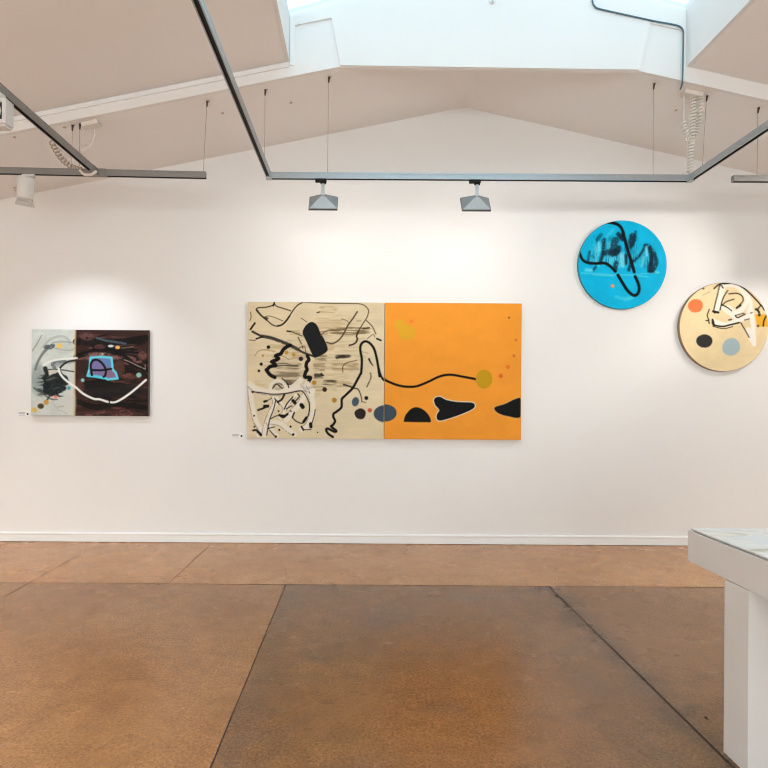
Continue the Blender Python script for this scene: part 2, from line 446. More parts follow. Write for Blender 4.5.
class Paint:
    def __init__(s, u0, v0, u1, v1, base, res=2.2, margin=0):
        s.u0, s.v0, s.u1, s.v1 = u0, v0, u1, v1
        s.w = int((u1-u0)*res)+1; s.h = int((v1-v0)*res)+1
        s.U = np.linspace(u0, u1, s.w); s.V = np.linspace(v0, v1, s.h)
        s.px = np.empty((s.h, s.w, 3)); s.px[:] = np.array(base, float)
        s.seed = 10
    def blend(s, m, col, i0=0, i1=None, j0=0, j1=None):
        sub = s.px[i0:i1, j0:j1]; m = m[..., None]
        s.px[i0:i1, j0:j1] = sub*(1-m) + np.array(col, float)*m
    def rough(s, i0, i1, j0, j1, sy, sx):
        s.seed += 1
        h, w = i1-i0, j1-j0
        return 0.6*vnoise(h, w, sy, sx, s.seed) + 0.4*vnoise(h, w, max(1.2, sy/2.5), max(1.2, sx/2.5), s.seed+500)
    def window(s, a, b, c, d):
        j0 = max(0, np.searchsorted(s.U, a)); j1 = min(s.w, np.searchsorted(s.U, b)+1)
        i0 = max(0, np.searchsorted(s.V, c)); i1 = min(s.h, np.searchsorted(s.V, d)+1)
        return i0, i1, j0, j1
    def stroke(s, frame, pts, w, col, alpha=1, soft=.24, dry=0, smooth=True, w2=None):
        """w in frame units; frame = (u, v, scale) of the measured crop"""
        fu, fv, fs = frame
        P = [(fu + x/fs, fv + y/fs) for x, y in pts]
        if smooth: P = spline(P, 8)
        P = np.array(P); n = len(P)
        W = np.linspace(w, w if w2 is None else w2, n) / fs / 2
        pad = W.max() + soft + .6
        i0, i1, j0, j1 = s.window(P[:, 0].min()-pad, P[:, 0].max()+pad, P[:, 1].min()-pad, P[:, 1].max()+pad)
        if i1 <= i0 or j1 <= j0: return
        X, Y = np.meshgrid(s.U[j0:j1], s.V[i0:i1])
        best = np.full(X.shape, 1e9)
        for k in range(n-1):
            ax, ay = P[k]; dx, dy = P[k+1]-P[k]; L2 = dx*dx+dy*dy+1e-12
            t = np.clip(((X-ax)*dx+(Y-ay)*dy)/L2, 0, 1)
            best = np.minimum(best, np.hypot(X-ax-t*dx, Y-ay-t*dy) - (W[k]*(1-t)+W[k+1]*t))
        m = np.clip(.5 - best/(2*soft), 0, 1) * alpha
        if dry: m = m*np.clip((s.rough(i0, i1, j0, j1, 2.5, 2.5)-dry*.5)/.25, 0, 1)
        s.blend(m, col, i0, i1, j0, j1)
    def dot(s, frame, x, y, rx, ry, col, alpha=1, soft=.24, rot=0, dry=0, wob=0):
        fu, fv, fs = frame; cx, cy = fu+x/fs, fv+y/fs; rx, ry = rx/fs, ry/fs
        R = max(rx, ry)*1.2+soft+1
        i0, i1, j0, j1 = s.window(cx-R, cx+R, cy-R, cy+R)
        if i1 <= i0 or j1 <= j0: return
        X, Y = np.meshgrid(s.U[j0:j1]-cx, s.V[i0:i1]-cy)
        c, n = math.cos(rot), math.sin(rot)
        x_, y_ = X*c+Y*n, -X*n+Y*c
        th = np.arctan2(y_, x_)
        q = np.hypot(x_/rx, y_/ry) * (1 + wob*np.sin(3*th+1) + wob*.6*np.sin(5*th))
        m = np.clip(.5-(q-1)*min(rx, ry)/(2*soft), 0, 1)*alpha
        if dry: m = m*np.clip((s.rough(i0, i1, j0, j1, 3, 3)-dry*.5)/.25, 0, 1)
        s.blend(m, col, i0, i1, j0, j1)
    def poly(s, frame, pts, col, alpha=1, soft=.24, smooth=True, outline=None, ow=0, dry=0):
        fu, fv, fs = frame
        P = [(fu+x/fs, fv+y/fs) for x, y in pts]
        if smooth:
            Q = spline(P[-2:] + P + P[:2], 6)[12:-12] ; P = Q
        P = np.array([np.array(p) for p in P]); pad = ow/fs+soft+1
        i0, i1, j0, j1 = s.window(P[:, 0].min()-pad, P[:, 0].max()+pad, P[:, 1].min()-pad, P[:, 1].max()+pad)
        if i1 <= i0 or j1 <= j0: return
        X, Y = np.meshgrid(s.U[j0:j1], s.V[i0:i1])
        ins = np.zeros(X.shape, bool); best = np.full(X.shape, 1e9)
        for k in range(len(P)):
            (ax, ay), (bx, by) = P[k], P[(k+1) % len(P)]
            dx, dy = bx-ax, by-ay; L2 = dx*dx+dy*dy+1e-12
            t = np.clip(((X-ax)*dx+(Y-ay)*dy)/L2, 0, 1)
            best = np.minimum(best, np.hypot(X-ax-t*dx, Y-ay-t*dy))
            if abs(dy) > 1e-12:
                ins ^= ((ay > Y) != (by > Y)) & (X < dx*(Y-ay)/dy+ax)
        sd = np.where(ins, -best, best)
        if outline is not None:
            s.blend(np.clip(.5-(sd-ow/fs)/(2*soft), 0, 1), outline, i0, i1, j0, j1)
        m = np.clip(.5-sd/(2*soft), 0, 1)*alpha
        if dry: m = m*np.clip((s.rough(i0, i1, j0, j1, 3, 3)-dry*.5)/.25, 0, 1)
        s.blend(m, col, i0, i1, j0, j1)
    def smear(s, frame, x0, y0, x1, y1, col, alpha=.7, vertical=False, thr=.45):
        """dry-brush drag"""
        fu, fv, fs = frame
        i0, i1, j0, j1 = s.window(fu+x0/fs, fu+x1/fs, fv+y0/fs, fv+y1/fs)
        if i1-i0 < 2 or j1-j0 < 2: return
        n = s.rough(i0, i1, j0, j1, 14 if vertical else 2.0, 1.8 if vertical else 30)
        yy = np.linspace(-1, 1, i1-i0)[:, None]; xx = np.linspace(-1, 1, j1-j0)[None]
        e = np.clip((1-np.abs(yy)**2.2)*1.3, 0, 1)*np.clip((1-np.abs(xx)**2.5)*1.2, 0, 1)
        m = np.clip((n*e-thr*.75)/.22, 0, 1)*alpha
        s.blend(m, col, i0, i1, j0, j1)
    def grain(s, amt, sy, sx):
        n = s.rough(0, s.h, 0, s.w, sy, sx)-.5
        s.px *= (1+amt*n)[..., None]
    def sample(s, u, v):
        x = np.clip((np.asarray(u)-s.u0)/(s.u1-s.u0)*(s.w-1), 0, s.w-1.001); y = np.clip((np.asarray(v)-s.v0)/(s.v1-s.v0)*(s.h-1), 0, s.h-1.001)
        xi, yi = x.astype(int), y.astype(int); fx, fy = (x-xi)[..., None], (y-yi)[..., None]
        p = s.px
        return (p[yi, xi]*(1-fx)+p[yi, xi+1]*fx)*(1-fy)+(p[yi+1, xi]*(1-fx)+p[yi+1, xi+1]*fx)*fy

def lin_np(c):
    c = np.clip(c/255, 0, 1)
    return np.where(c <= .04045, c/12.92, ((c+.055)/1.055)**2.4)

def pigment_material(name, rough=.6, spec=.10):
    m = bpy.data.materials.new(name); m.use_nodes = True
    N, L = m.node_tree.nodes, m.node_tree.links
    b = N['Principled BSDF']; b.inputs['Roughness'].default_value = rough; b.inputs['Specular IOR Level'].default_value = spec
    a = N.new('ShaderNodeAttribute'); a.attribute_name = 'pigment'
    L.new(a.outputs['Color'], b.inputs['Base Color'])
    tc = N.new('ShaderNodeTexCoord'); n = N.new('ShaderNodeTexNoise'); n.inputs['Scale'].default_value = 350
    L.new(tc.outputs['Object'], n.inputs['Vector'])
    bp = N.new('ShaderNodeBump'); bp.inputs['Strength'].default_value = .08; bp.inputs['Distance'].default_value = .001
    L.new(n.outputs['Fac'], bp.inputs['Height']); L.new(bp.outputs[0], b.inputs['Normal'])
    return m

def pixel_to_wall(u, v, d=WALL):
    du, dv, s_ = u-U0, v-V0, F/d
    return (du+ROLL*dv)/s_, EYE+(ROLL*du-dv)/s_

def canvas_mesh(name, paint, u0, v0, u1, v1, depth, pig, side, gain, parent=None, org=None):
    """a stretched canvas: gridded painted front, folded sides, back against the wall"""
    d = WALL - depth
    xa, za = pixel_to_wall(u0, (v0+v1)/2, d)[0], pixel_to_wall((u0+u1)/2, v0, d)[1]
    xb, zb = pixel_to_wall(u1, (v0+v1)/2, d)[0], pixel_to_wall((u0+u1)/2, v1, d)[1]
    res = 2.2
    nx, ny = int((u1-u0)*res), int((v1-v0)*res)
    xs = np.linspace(xa, xb, nx+1); zs = np.linspace(za, zb, ny+1)
    gx, gz = np.meshgrid(xs, zs)
    us = np.linspace(u0, u1, nx+1); vs = np.linspace(v0, v1, ny+1); gu, gv = np.meshgrid(us, vs)
    col = lin_np(paint.sample(gu, gv))*gain
    ox, oy, oz = org
    V = np.stack([gx-ox, np.full_like(gx, d-oy), gz-oz], -1).reshape(-1, 3)
    idx = np.arange((nx+1)*(ny+1)).reshape(ny+1, nx+1)
    Fq = np.stack([idx[1:, :-1], idx[1:, 1:], idx[:-1, 1:], idx[:-1, :-1]], -1).reshape(-1, 4)
    nv = len(V)
    # rounded fold + sides
    e = .001
    extra, faces = [], []
    for (x0, x1, z0, z1) in ((xa, xb, zb, za),):
        for y, g in ((d, 0), (d+e, e), (WALL-.0015, e)):
            extra += [(x0-g-ox, y-oy, z0-g-oz), (x1+g-ox, y-oy, z0-g-oz), (x1+g-ox, y-oy, z1+g-oz), (x0-g-ox, y-oy, z1+g-oz)]
    for k in range(2):
        for j in range(4):
            a, b = nv+4*k+j, nv+4*k+(j+1) % 4
            faces.append((a, a+4, b+4, b))
    faces.append((nv+8, nv+11, nv+10, nv+9))
    me = bpy.data.meshes.new(name)
    me.from_pydata(np.concatenate([V, np.array(extra)]).tolist(), [], Fq.tolist()+faces)
    at_ = me.attributes.new('pigment', 'FLOAT_COLOR', 'POINT')
    full = np.ones((nv+12, 4)); full[:nv, :3] = col.reshape(-1, 3); full[nv:, :3] = .4
    at_.data.foreach_set('color', full.ravel().astype(np.float32))
    me.materials.append(pig); me.materials.append(side)
    mi = np.zeros(len(me.polygons), np.int32); mi[len(Fq):] = 1
    me.polygons.foreach_set('material_index', mi); me.update()
    o = bpy.data.objects.new(name, me); C.objects.link(o)
    if parent: o.parent = parent
    return o

def tondo_mesh(name, paint, cu, cv, r, depth, pig, side, gain, org, parent):
    d = WALL-depth; s_ = F/d
    x, z = pixel_to_wall(cu, cv, d)
    nr, na = 100, 240
    verts = [(x-org[0], d-org[1], z-org[2])]; uv = [(cu, cv)]
    for i in range(1, nr+1):
        for k in range(na):
            a = 2*PI*k/na; rr = r*i/nr
            verts.append((x+rr/s_*math.cos(a)-org[0], d-org[1], z+rr/s_*math.sin(a)-org[2])); uv.append((cu+rr*math.cos(a), cv-rr*math.sin(a)))
    npaint = len(verts)
    for y, ex in ((d, 0), (d+.003, .003), (WALL-.0015, .003)):
        for k in range(na):
            a = 2*PI*k/na
            verts.append((x+(r/s_+ex)*math.cos(a)-org[0], y-org[1], z+(r/s_+ex)*math.sin(a)-org[2]))
    faces = [(0, 1+(k+1) % na, 1+k)[::-1] for k in range(na)]
    for i in range(nr-1):
        for k in range(na):
            a, b = 1+i*na+k, 1+i*na+(k+1) % na
            faces.append((a, a+na, b+na, b))
    nf = len(faces)
    for q in range(2):
        for k in range(na):
            a, b = npaint+q*na+k, npaint+q*na+(k+1) % na
            faces.append((a, a+na, b+na, b))
    faces.append(tuple(range(npaint+2*na, npaint+3*na)))
    me = bpy.data.meshes.new(name); me.from_pydata(verts, [], faces)
    u, v = np.array(uv).T
    full = np.ones((len(verts), 4)); full[:npaint, :3] = lin_np(paint.sample(u, v))*gain
    me.attributes.new('pigment', 'FLOAT_COLOR', 'POINT').data.foreach_set('color', full.ravel().astype(np.float32))
    me.materials.append(pig); me.materials.append(side)
    mi = np.zeros(len(me.polygons), np.int32); mi[nf:] = 1
    me.polygons.foreach_set('material_index', mi); me.update()
    o = bpy.data.objects.new(name, me); C.objects.link(o); o.parent = parent
    return o

# ---------------- the wide two-panel painting
K = 768/74
A, B, Cc, D_, S = (244, 298, K), (314, 298, K), (244, 368, K), (314, 368, K), (380, 290, 4.8)
E5 = (240, 290, 4.8)
INK, BRN, GRY = (16, 13, 12), (66, 50, 34), (50, 45, 38)
OCH, WHT = (190, 144, 58), (229, 221, 206)
p = Paint(247, 301, 386, 441, (217, 201, 168))
p.grain(.04, 4, 40); p.grain(.08, 40, 60)
for x0, y0, x1, y1, c, al in ((395, 170, 650, 222, (104, 82, 54), .75), (440, 300, 545, 338, (58, 48, 36), .9), (130, 345, 320, 385, (66, 58, 46), .85),
        (120, 388, 320, 425, (96, 84, 66), .7), (160, 422, 320, 465, (58, 50, 40), .8), (345, 395, 410, 430, (52, 44, 36), .9), (380, 425, 480, 460, (70, 58, 42), .85),
        (400, 335, 600, 395, (150, 124, 86), .7), (360, 72, 480, 118, (170, 142, 100), .6), (340, 240, 470, 300, (180, 152, 108), .5), (220, 190, 300, 222, (150, 122, 82), .6),
        (330, 455, 420, 490, (150, 126, 90), .6), (340, 300, 430, 345, (104, 88, 66), .6), (110, 255, 240, 290, (170, 142, 98), .5), (330, 120, 520, 200, (188, 160, 118), .5),
        (440, 430, 560, 470, (150, 122, 84), .5), (340, 340, 420, 400, (120, 100, 74), .55), (320, 480, 400, 520, (190, 164, 120), .5), (60, 430, 130, 470, (200, 172, 124), .5),
        (230, 300, 330, 345, (160, 134, 96), .5), (370, 190, 430, 215, (120, 96, 64), .6), (560, 60, 680, 120, (204, 182, 142), .5)):
    p.smear(E5, x0, y0, x1, y1, c, al)
for x0, y0, x1, y1 in ((150, 330, 420, 480), (330, 150, 640, 420), (340, 80, 600, 200), (60, 230, 330, 420), (300, 280, 560, 520), (180, 200, 420, 330)):
    p.smear(E5, x0, y0, x1, y1, (150, 126, 92), .22, thr=.55)
st = p.stroke
st(A, [(600,50),(560,70),(520,110),(480,170),(430,240),(390,280),(345,295),(290,280),(230,230),(170,180),(130,140),(125,118),(150,105),(230,98),(290,80),(310,60)], 12, (58,46,34))
st(A, [(470,190),(430,245),(390,280),(345,293)], 17, (50,40,30)); st(A, [(130,130),(170,180),(230,230)], 17, (50,40,30))
st(A, [(310,65),(340,90),(420,115),(480,135)], 11, (60,48,36)); st(A, [(310,50),(300,85)], 14, INK)
st(A, [(210,205),(240,190),(300,200),(400,240)], 8, BRN, .8); st(A, [(215,205),(240,215)], 22, BRN, .8)
st(A, [(110,265),(85,300),(65,330)], 18, INK); st(A, [(62,150),(70,200),(58,240)], 9, BRN, .8)
st(A, [(85,352),(130,376),(190,402),(270,412),(350,440),(430,472),(520,512),(600,560),(680,590),(740,610)], 22, (56,52,44))
st(A, [(180,400),(270,415),(350,442),(450,480),(560,535)], 36, (62,58,50), .85, dry=.3)
st(A, [(125,428),(190,405)], 16, INK); st(A, [(55,440),(115,446)], 9, BRN, .8)
st(A, [(590,210),(650,250)], 8, BRN, .8); st(A, [(445,345),(500,356),(600,395)], 13, (100,80,56), .9); st(A, [(445,345),(480,350)], 16, (50,42,34))
st(A, [(110,605),(150,555),(220,540),(320,560)], 8, (150,124,86), .8); st(A, [(560,410),(590,470),(610,520)], 13, BRN, .8, dry=.3)
st(A, [(540,540),(620,500),(640,560)], 9, BRN, .7); st(A, [(300,620),(380,600),(470,640)], 8, (130,106,72), .7)
st(A, [(480,492),(440,510),(405,540),(380,580),(335,600),(345,640),(300,660),(322,700),(270,716),(240,750),(250,776),(280,806),(320,826)], 37, INK)
for x, y in ((330,605),(355,630),(290,665),(325,705),(235,750)): p.dot(A, x, y, 22, 20, INK)
st(A, [(655,600),(672,640),(650,672),(645,712),(655,745),(640,770),(632,820),(690,826),(672,866),(655,920)], 36, INK)
p.poly(A, [(608,340),(640,285),(690,250),(735,262),(765,300),(790,360),(826,420),(858,490),(866,540),(826,580),(745,615),(712,592),(680,530),(640,440),(606,375)], (26,28,29))
for x, y, r, c in ((252,513,18,INK),(440,568,20,OCH),(515,590,20,OCH),(590,632,23,(44,30,28)),(195,602,13,OCH),(178,690,16,INK),(155,760,13,INK)): p.dot(A, x, y, r, r, c)
st(B, [(-120,44),(0,50),(200,55),(380,55),(470,58),(520,75),(555,110),(562,140),(545,200),(500,270),(460,340),(440,390),(447,430),(420,470),(365,490)], 9, BRN)
st(B, [(460,340),(440,390),(447,430),(420,470),(365,490)], 17, (58,48,38))
st(B, [(445,140),(400,210),(350,280),(310,360),(270,420),(220,460),(180,472),(130,460)], 15, (84,68,50))
st(B, [(540,230),(600,290),(640,370)], 10, BRN, .9); st(B, [(550,420),(610,375),(630,402)], 7, BRN, .8); st(B, [(650,418),(692,436)], 17, INK)
st(B, [(280,215),(330,230),(355,250)], 7, BRN, .8); st(B, [(70,385),(130,340),(250,335),(330,320)], 13, (108,86,58), .9); st(B, [(28,152),(58,144)], 12, GRY)
st(B, [(440,235),(480,235)], 12, (150,122,84), .7); st(B, [(510,312),(570,305)], 14, (60,50,38)); st(B, [(235,620),(310,600)], 22, (48,40,34), dry=.2)
st(B, [(300,768),(300,710),(340,670),(440,645)], 9, BRN, .8); st(B, [(500,555),(560,570)], 10, (170,140,100), .7)
st(B, [(570,630),(590,670),(615,700)], 20, INK, .9, w2=6); st(D_, [(585,50),(590,100),(550,190)], 15, (90,72,50), .85, dry=.3)
st(D_, [(310,170),(360,185),(410,205),(460,220),(490,290),(500,345)], 17, (52,44,34), w2=8)
st(D_, [(495,345),(540,355)], 10, BRN, .6); st(D_, [(75,60),(90,75)], 20, INK, .8); st(D_, [(20,80),(60,80)], 36, (70,64,54), .8, dry=.3)
st(B, [(680,768+40),(665,700),(645,600),(620,520),(580,468),(540,447),(505,457),(482,492),(480,545),(496,640),(490,768),(480,790),(440,866),(400,936),(330,1006),(292,1046),(290,1096),(285,1136),(240,1176),(206,1201),(205,1236),(222,1276),(200,1316),(182,1333),(235,1376),(215,1386),(150,1356),(130,1366),(150,1406),(200,1441)], 24, (14,11,10))
st(D_, [(672,0),(685,50),(705,95),(735,128),(775,146)], 22, (14,11,10))
p.dot(D_, 112, 223, 24, 24, (58,34,28)); p.dot(D_, 213, 333, 26, 25, (172,130,50)); p.dot(D_, 3, 152, 23, 23, (176,132,52))
p.dot(D_, 432, 347, 36, 48, (70,86,100), rot=.25); p.dot(D_, 545, 308, 20, 20, INK); p.dot(D_, 483, 472, 58, 56, (46,34,33), wob=.03)
p.dot(D_, 582, 435, 23, 22, (200,92,60)); p.dot(D_, 742, 470, 120, 88, (62,76,90))
p.dot(D_, 42, 668, 8, 6, BRN)
EDGES = []
for pts, w in (([(55,170),(120,220),(220,250),(330,258),(440,240),(560,215),(640,205),(710,240)], 62), ([(275,220),(290,170),(340,140),(400,150),(440,205)], 40),
        ([(62,190),(75,320),(100,450),(130,560),(200,690)], 52), ([(640,200),(700,300),(715,420),(700,520),(660,600),(600,640)], 54), ([(640,270),(590,360),(520,440),(440,540)], 56),
        ([(310,290),(325,370),(275,480),(232,600),(215,700)], 52), ([(270,560),(380,580),(460,640),(530,690)], 50), ([(250,560),(300,650),(345,705)], 44), ([(425,440),(470,360),(540,280)], 34),
        ([(585,130),(510,200)], 62), ([(660,160),(700,230),(710,270)], 50), ([(120,560),(170,640),(150,700)], 40), ([(330,300),(420,420),(380,520)], 30)):
    st(Cc, pts, w, WHT, .95, soft=.5)
    EDGES.append((pts, w))
for pts, w in EDGES:
    Q = [np.array(q_, float) for q_ in spline(pts, 6)]
    off = []
    for a_, b_2 in zip(Q, Q[1:]):
        t_ = (b_2-a_)/(np.linalg.norm(b_2-a_)+1e-9); off.append(tuple(a_ + np.array((-t_[1], t_[0]))*w*.5))
    st(Cc, off, 6, (70,58,46), .65, dry=.42, smooth=False)
st(Cc, [(600,190),(640,215),(700,200)], 26, (150,150,146), .5, soft=.9); st(Cc, [(330,215),(370,220)], 30, (170,164,146), .7, soft=.8)
for pts, w in (([(80,250),(180,260),(300,275),(440,265),(560,240),(610,245),(650,300),(680,380),(675,470),(640,550),(600,575),(540,550),(505,515)], 11),
        ([(330,340),(310,430),(270,540),(250,640),(240,700)], 10), ([(742,430),(730,500),(700,600)], 9), ([(280,530),(340,500),(430,490)], 9), ([(420,430),(450,370),(510,300)], 12),
        ([(300,210),(340,170),(380,200),(400,215)], 12), ([(420,280),(392,330),(350,355)], 20), ([(395,108),(450,160),(465,205)], 10), ([(560,270),(575,300),(520,360)], 12),
        ([(250,630),(320,615)], 9), ([(270,650),(330,715)], 9), ([(630,640),(700,640)], 8), ([(100,250),(90,260)], 12), ([(440,425),(500,395)], 10), ([(215,360),(290,315)], 7), ([(320,320),(370,380)], 9)):
    st(Cc, pts, w, (30,25,21), .95)
for pts, w in (([(212,352),(235,346)], 22), ([(150,440),(200,422),(255,395)], 20), ([(215,400),(250,400)], 30), ([(598,385),(612,405)], 42), ([(510,340),(532,365)], 32), ([(370,490),(410,512),(455,480)], 22), ([(395,500),(415,505)], 34),
        ([(650,515),(620,560)], 24), ([(695,580),(698,610)], 34), ([(600,610),(622,645)], 18), ([(98,652),(130,650),(180,690)], 20), ([(505,515),(525,465)], 16), ([(150,665),(180,700)], 26)):
    st(Cc, pts, w, (18,16,15), dry=.1)
for x, y, r in ((515,692,13),(487,610,11),(112,615,9),(370,645,11),(362,450,9),(335,715,12),(108,500,9),(490,450,8),(255,630,10)): p.dot(Cc, x, y, r, r, INK)
px_left = p

p = Paint(383, 301, 523, 441, (238, 153, 52))
p.grain(.05, 40, 60); p.grain(.04, 2, 2)
p.dot(S, 93, 170, 28, 28, (224, 168, 44), .95, soft=.5); p.dot(S, 126, 206, 41, 36, (224, 168, 44), .95, soft=.5); p.dot(S, 149, 152, 9, 9, (236, 128, 66), .9)
for x, y, r, c in ((618,131,5.5,(140,84,44)),(651,238,7,(214,112,44)),(642,314,7,(208,108,42)),(614,368,10,(228,110,42)),(580,411,11,(224,100,42))): p.dot(S, x, y, r, r, c, .95)
p.stroke(S, [(-12,340),(-2,395),(18,428),(60,450),(100,462),(140,466),(180,462),(230,442),(290,414),(340,407),(400,416),(465,428)], 10.5, (14,11,9))
p.dot(S, 500, 427, 40, 45, (194, 148, 26)); p.dot(S, 26, 592, 55, 41, (62, 76, 90))
DK = (16, 18, 18)
p.poly(S, [(115,634),(124,602),(150,573),(178,565),(210,578),(235,605),(247,635),(180,635)], DK, smooth=False)
p.dot(S, 179, 603, 56, 38, DK, .0); p.poly(S, [(118,630),(126,600),(150,573),(178,564),(210,576),(236,603),(245,632),(215,634),(150,634)], DK)
p.poly(S, [(259,532),(270,516),(292,514),(320,528),(370,537),(440,540),(456,552),(446,570),(400,592),(340,614),(290,627),(274,616),(276,595),(286,577),(266,552)], DK, outline=(224, 216, 204), ow=4.5)
p.poly(S, [(676,523),(652,521),(602,545),(560,558),(550,570),(570,590),(612,603),(676,606)], DK, outline=(214,170,110), ow=3)
px_right = p

PIG = pigment_material('oil_paint')
PIG2 = pigment_material('gloss_paint', .4, .16)
c0 = Vector((*pixel_to_wall(384, 439), 0)); org = (c0.x, WALL, c0.y)
dip = thing('painting', 'wide two-panel abstract painting, cream scribbled left half and orange right half', 'painting', org)
o = canvas_mesh('canvas', px_left, 247.6, 302.3, 384.0, 438.6, .038, PIG, M_CANVAS, .96, dip, org)
o['label'] = 'cream canvas panel with black lines and white loops'
o = canvas_mesh('canvas', px_right, 384.75, 303.2, 521.2, 439.4, .038, PIG, M_CANVASORANGE, .96, dip, org)
o['label'] = 'orange canvas panel with black shapes along its foot'

# ---------------- the small dark painting
KL = 768/102
Lf, Rf = (24, 322, KL), (84, 322, KL)
p = Paint(31, 329, 149, 417, (198, 205, 200))
p.grain(.10, 14, 16); p.grain(.05, 3, 4)
st = p.stroke
# right field
p.poly(Lf, [(383, 0), (1000, 0), (1000, 800), (383, 800)], (50, 30, 27), smooth=False)
p.smear(Rf, -70, 40, 490, 760, (104, 64, 56), .8, thr=.42)
p.smear(Rf, -70, 40, 490, 400, (128, 86, 80), .6, thr=.5)
p.smear(Rf, -70, 40, 490, 760, (10, 9, 10), .95, thr=.36)
for q in range(46):
    x_, y_ = rng.uniform(-60, 470), rng.uniform(60, 740)
    c_ = [(120, 72, 62), (8, 8, 9), (92, 54, 46), (12, 11, 12), (150, 100, 96), (64, 36, 31)][q % 6]
    st(Rf, [(x_, y_), (x_+rng.uniform(20, 60), y_+rng.uniform(-16, 16)), (x_+rng.uniform(70, 150), y_+rng.uniform(-26, 26))], rng.uniform(10, 34), c_, .8, dry=.42, soft=.5)
st(Rf, [(-60,150),(40,140),(120,150),(300,145),(460,120)], 52, (8,8,9), .9, dry=.2)
st(Rf, [(-60,260),(60,225),(140,205),(220,205),(300,260),(380,320),(460,345)], 40, (8,7,8), .95, dry=.1)
st(Rf, [(300,330),(400,390),(460,400)], 40, (16,10,10), .85, dry=.25)
p.dot(Rf, 110, 248, 95, 22, (150,104,102), .8, soft=.8, dry=.35); p.dot(Rf, 230, 265, 60, 16, (150,104,100), .7, soft=.8, dry=.3)
p.dot(Rf, 440, 250, 34, 34, (118,78,72), .7, soft=1, dry=.4); p.dot(Rf, 20, 110, 60, 30, (124,86,86), .6, soft=1, dry=.45); p.dot(Rf, 120, 185, 45, 18, (96,56,54), .8, dry=.3)
p.dot(Rf, 265, 345, 42, 62, (76,48,40), .9, soft=.8); p.dot(Rf, 340, 410, 60, 24, (96,58,44), .8, soft=.8, dry=.3)
p.dot(Rf, 230, 515, 250, 52, (26,25,27), .85, soft=1.5, dry=.1); p.dot(Rf, 100, 470, 120, 24, (14,12,13), .85, soft=1, dry=.2)
st(Rf, [(-50,600),(80,640),(250,620),(460,640)], 40, (10,9,10), .9, dry=.15); st(Rf, [(-50,690),(150,680),(460,690)], 22, (84,52,46), .7, dry=.35)
p.dot(Rf, -25, 480, 30, 60, (96,58,48), .7, soft=1, dry=.4); p.dot(Rf, 10, 330, 22, 60, (44,28,26), .8, soft=1)
st(Rf, [(95,120),(170,140),(240,150),(312,162)], 17, (72,90,100), .9, dry=.1)
p.dot(Rf, 200, 180, 22, 10, (206,210,208)); p.dot(Rf, 252, 190, 19, 13, (228,174,94)); st(Rf, [(285,195),(370,185)], 6, (180,150,130), .7)
p.poly(Rf, [(48,268),(205,268),(214,350),(238,378),(254,424),(180,432),(150,416),(26,404),(42,350)], (122,112,156), smooth=False)
p.poly(Rf, [(130,275),(205,275),(208,330),(150,330)], (92,130,180), .9, soft=.9); p.dot(Rf, 190, 390, 50, 20, (140,100,128), .8, soft=1); p.dot(Rf, 95, 330, 30, 30, (112,110,168), .7, soft=1)
st(Rf, [(48,268),(125,262),(206,268),(212,310),(214,350),(226,368),(238,378),(254,424),(180,432),(150,418),(90,410),(26,404),(34,380),(42,350),(48,268)], 17, (96,206,226), smooth=False)
st(Rf, [(30,404),(90,410),(150,420)], 22, (84,200,224))
st(Rf, [(60,400),(50,330),(66,292),(100,285),(140,315),(164,360),(160,400),(148,412)], 16, (8,8,14)); st(Rf, [(60,362),(130,362),(205,352)], 15, (10,9,16))
p.dot(Rf, 138, 242, 9, 10, (150,180,130)); p.dot(Rf, 413, 397, 20, 19, (150,194,186), soft=.6)
st(Rf, [(300,282),(350,300),(400,325),(460,352)], 8, (196,170,164), .8, dry=.15); st(Rf, [(460,320),(462,350)], 7, (190,160,150), .7)
st(Rf, [(222,290),(300,285)], 6, (60,36,32))
# left field
p.poly(Lf, [(383, 0), (372, 200), (380, 400), (370, 600), (383, 800), (392, 800), (388, 400), (392, 0)], (206,178,120), .75, soft=.5, smooth=False)
p.dot(Lf, 110, 430, 62, 110, (134,150,148), .75, soft=2.5, dry=.15); p.dot(Lf, 300, 190, 70, 60, (176,182,176), .6, soft=2)
st(Lf, [(85,360),(105,300),(140,240),(180,195)], 16, (104,112,112), .85, w2=24); st(Lf, [(165,190),(200,190),(215,180)], 34, (74,82,84), .9, dry=.2)
st(Lf, [(140,190),(200,130),(280,108),(330,130),(345,165)], 16, (158,166,162), .7); st(Lf, [(215,155),(300,150),(383,158)], 7, (130,136,130), .8); st(Lf, [(230,200),(340,215),(380,200)], 10, (150,156,150), .6)
st(Lf, [(62,220),(100,160),(130,105)], 9, (120,126,122), .7); p.dot(Lf, 265, 180, 21, 21, (224,190,98))
st(Lf, [(230,345),(215,320),(250,300),(310,300)], 26, (88,98,102), .8, dry=.15); st(Lf, [(185,360),(265,360),(375,375)], 9, (52,58,60), .9)
st(Lf, [(240,330),(300,310),(375,300)], 22, (120,128,130), .6, dry=.3)
for pts, w, dr in (([(160,352),(172,395),(165,440)], 32, .1), ([(165,480),(205,430),(250,405),(305,425)], 46, .1), ([(172,505),(240,470),(312,452)], 56, .08), ([(165,530),(230,530),(300,500)], 40, .15), ([(200,548),(250,552)], 30, .2), ([(240,430),(300,440)], 50, .05), ([(150,420),(190,500)], 26, .2)):
    st(Lf, pts, w, (16,24,28), .95, soft=.6, dry=dr)
st(Lf, [(190,440),(260,420)], 9, (90,98,96), .7, dry=.2); st(Lf, [(230,500),(300,480)], 8, (80,90,90), .7, dry=.2); st(Lf, [(185,520),(220,470)], 8, (70,80,82), .6, dry=.2)
p.smear(Lf, 60, 370, 340, 600, (24,32,36), .75, thr=.5)
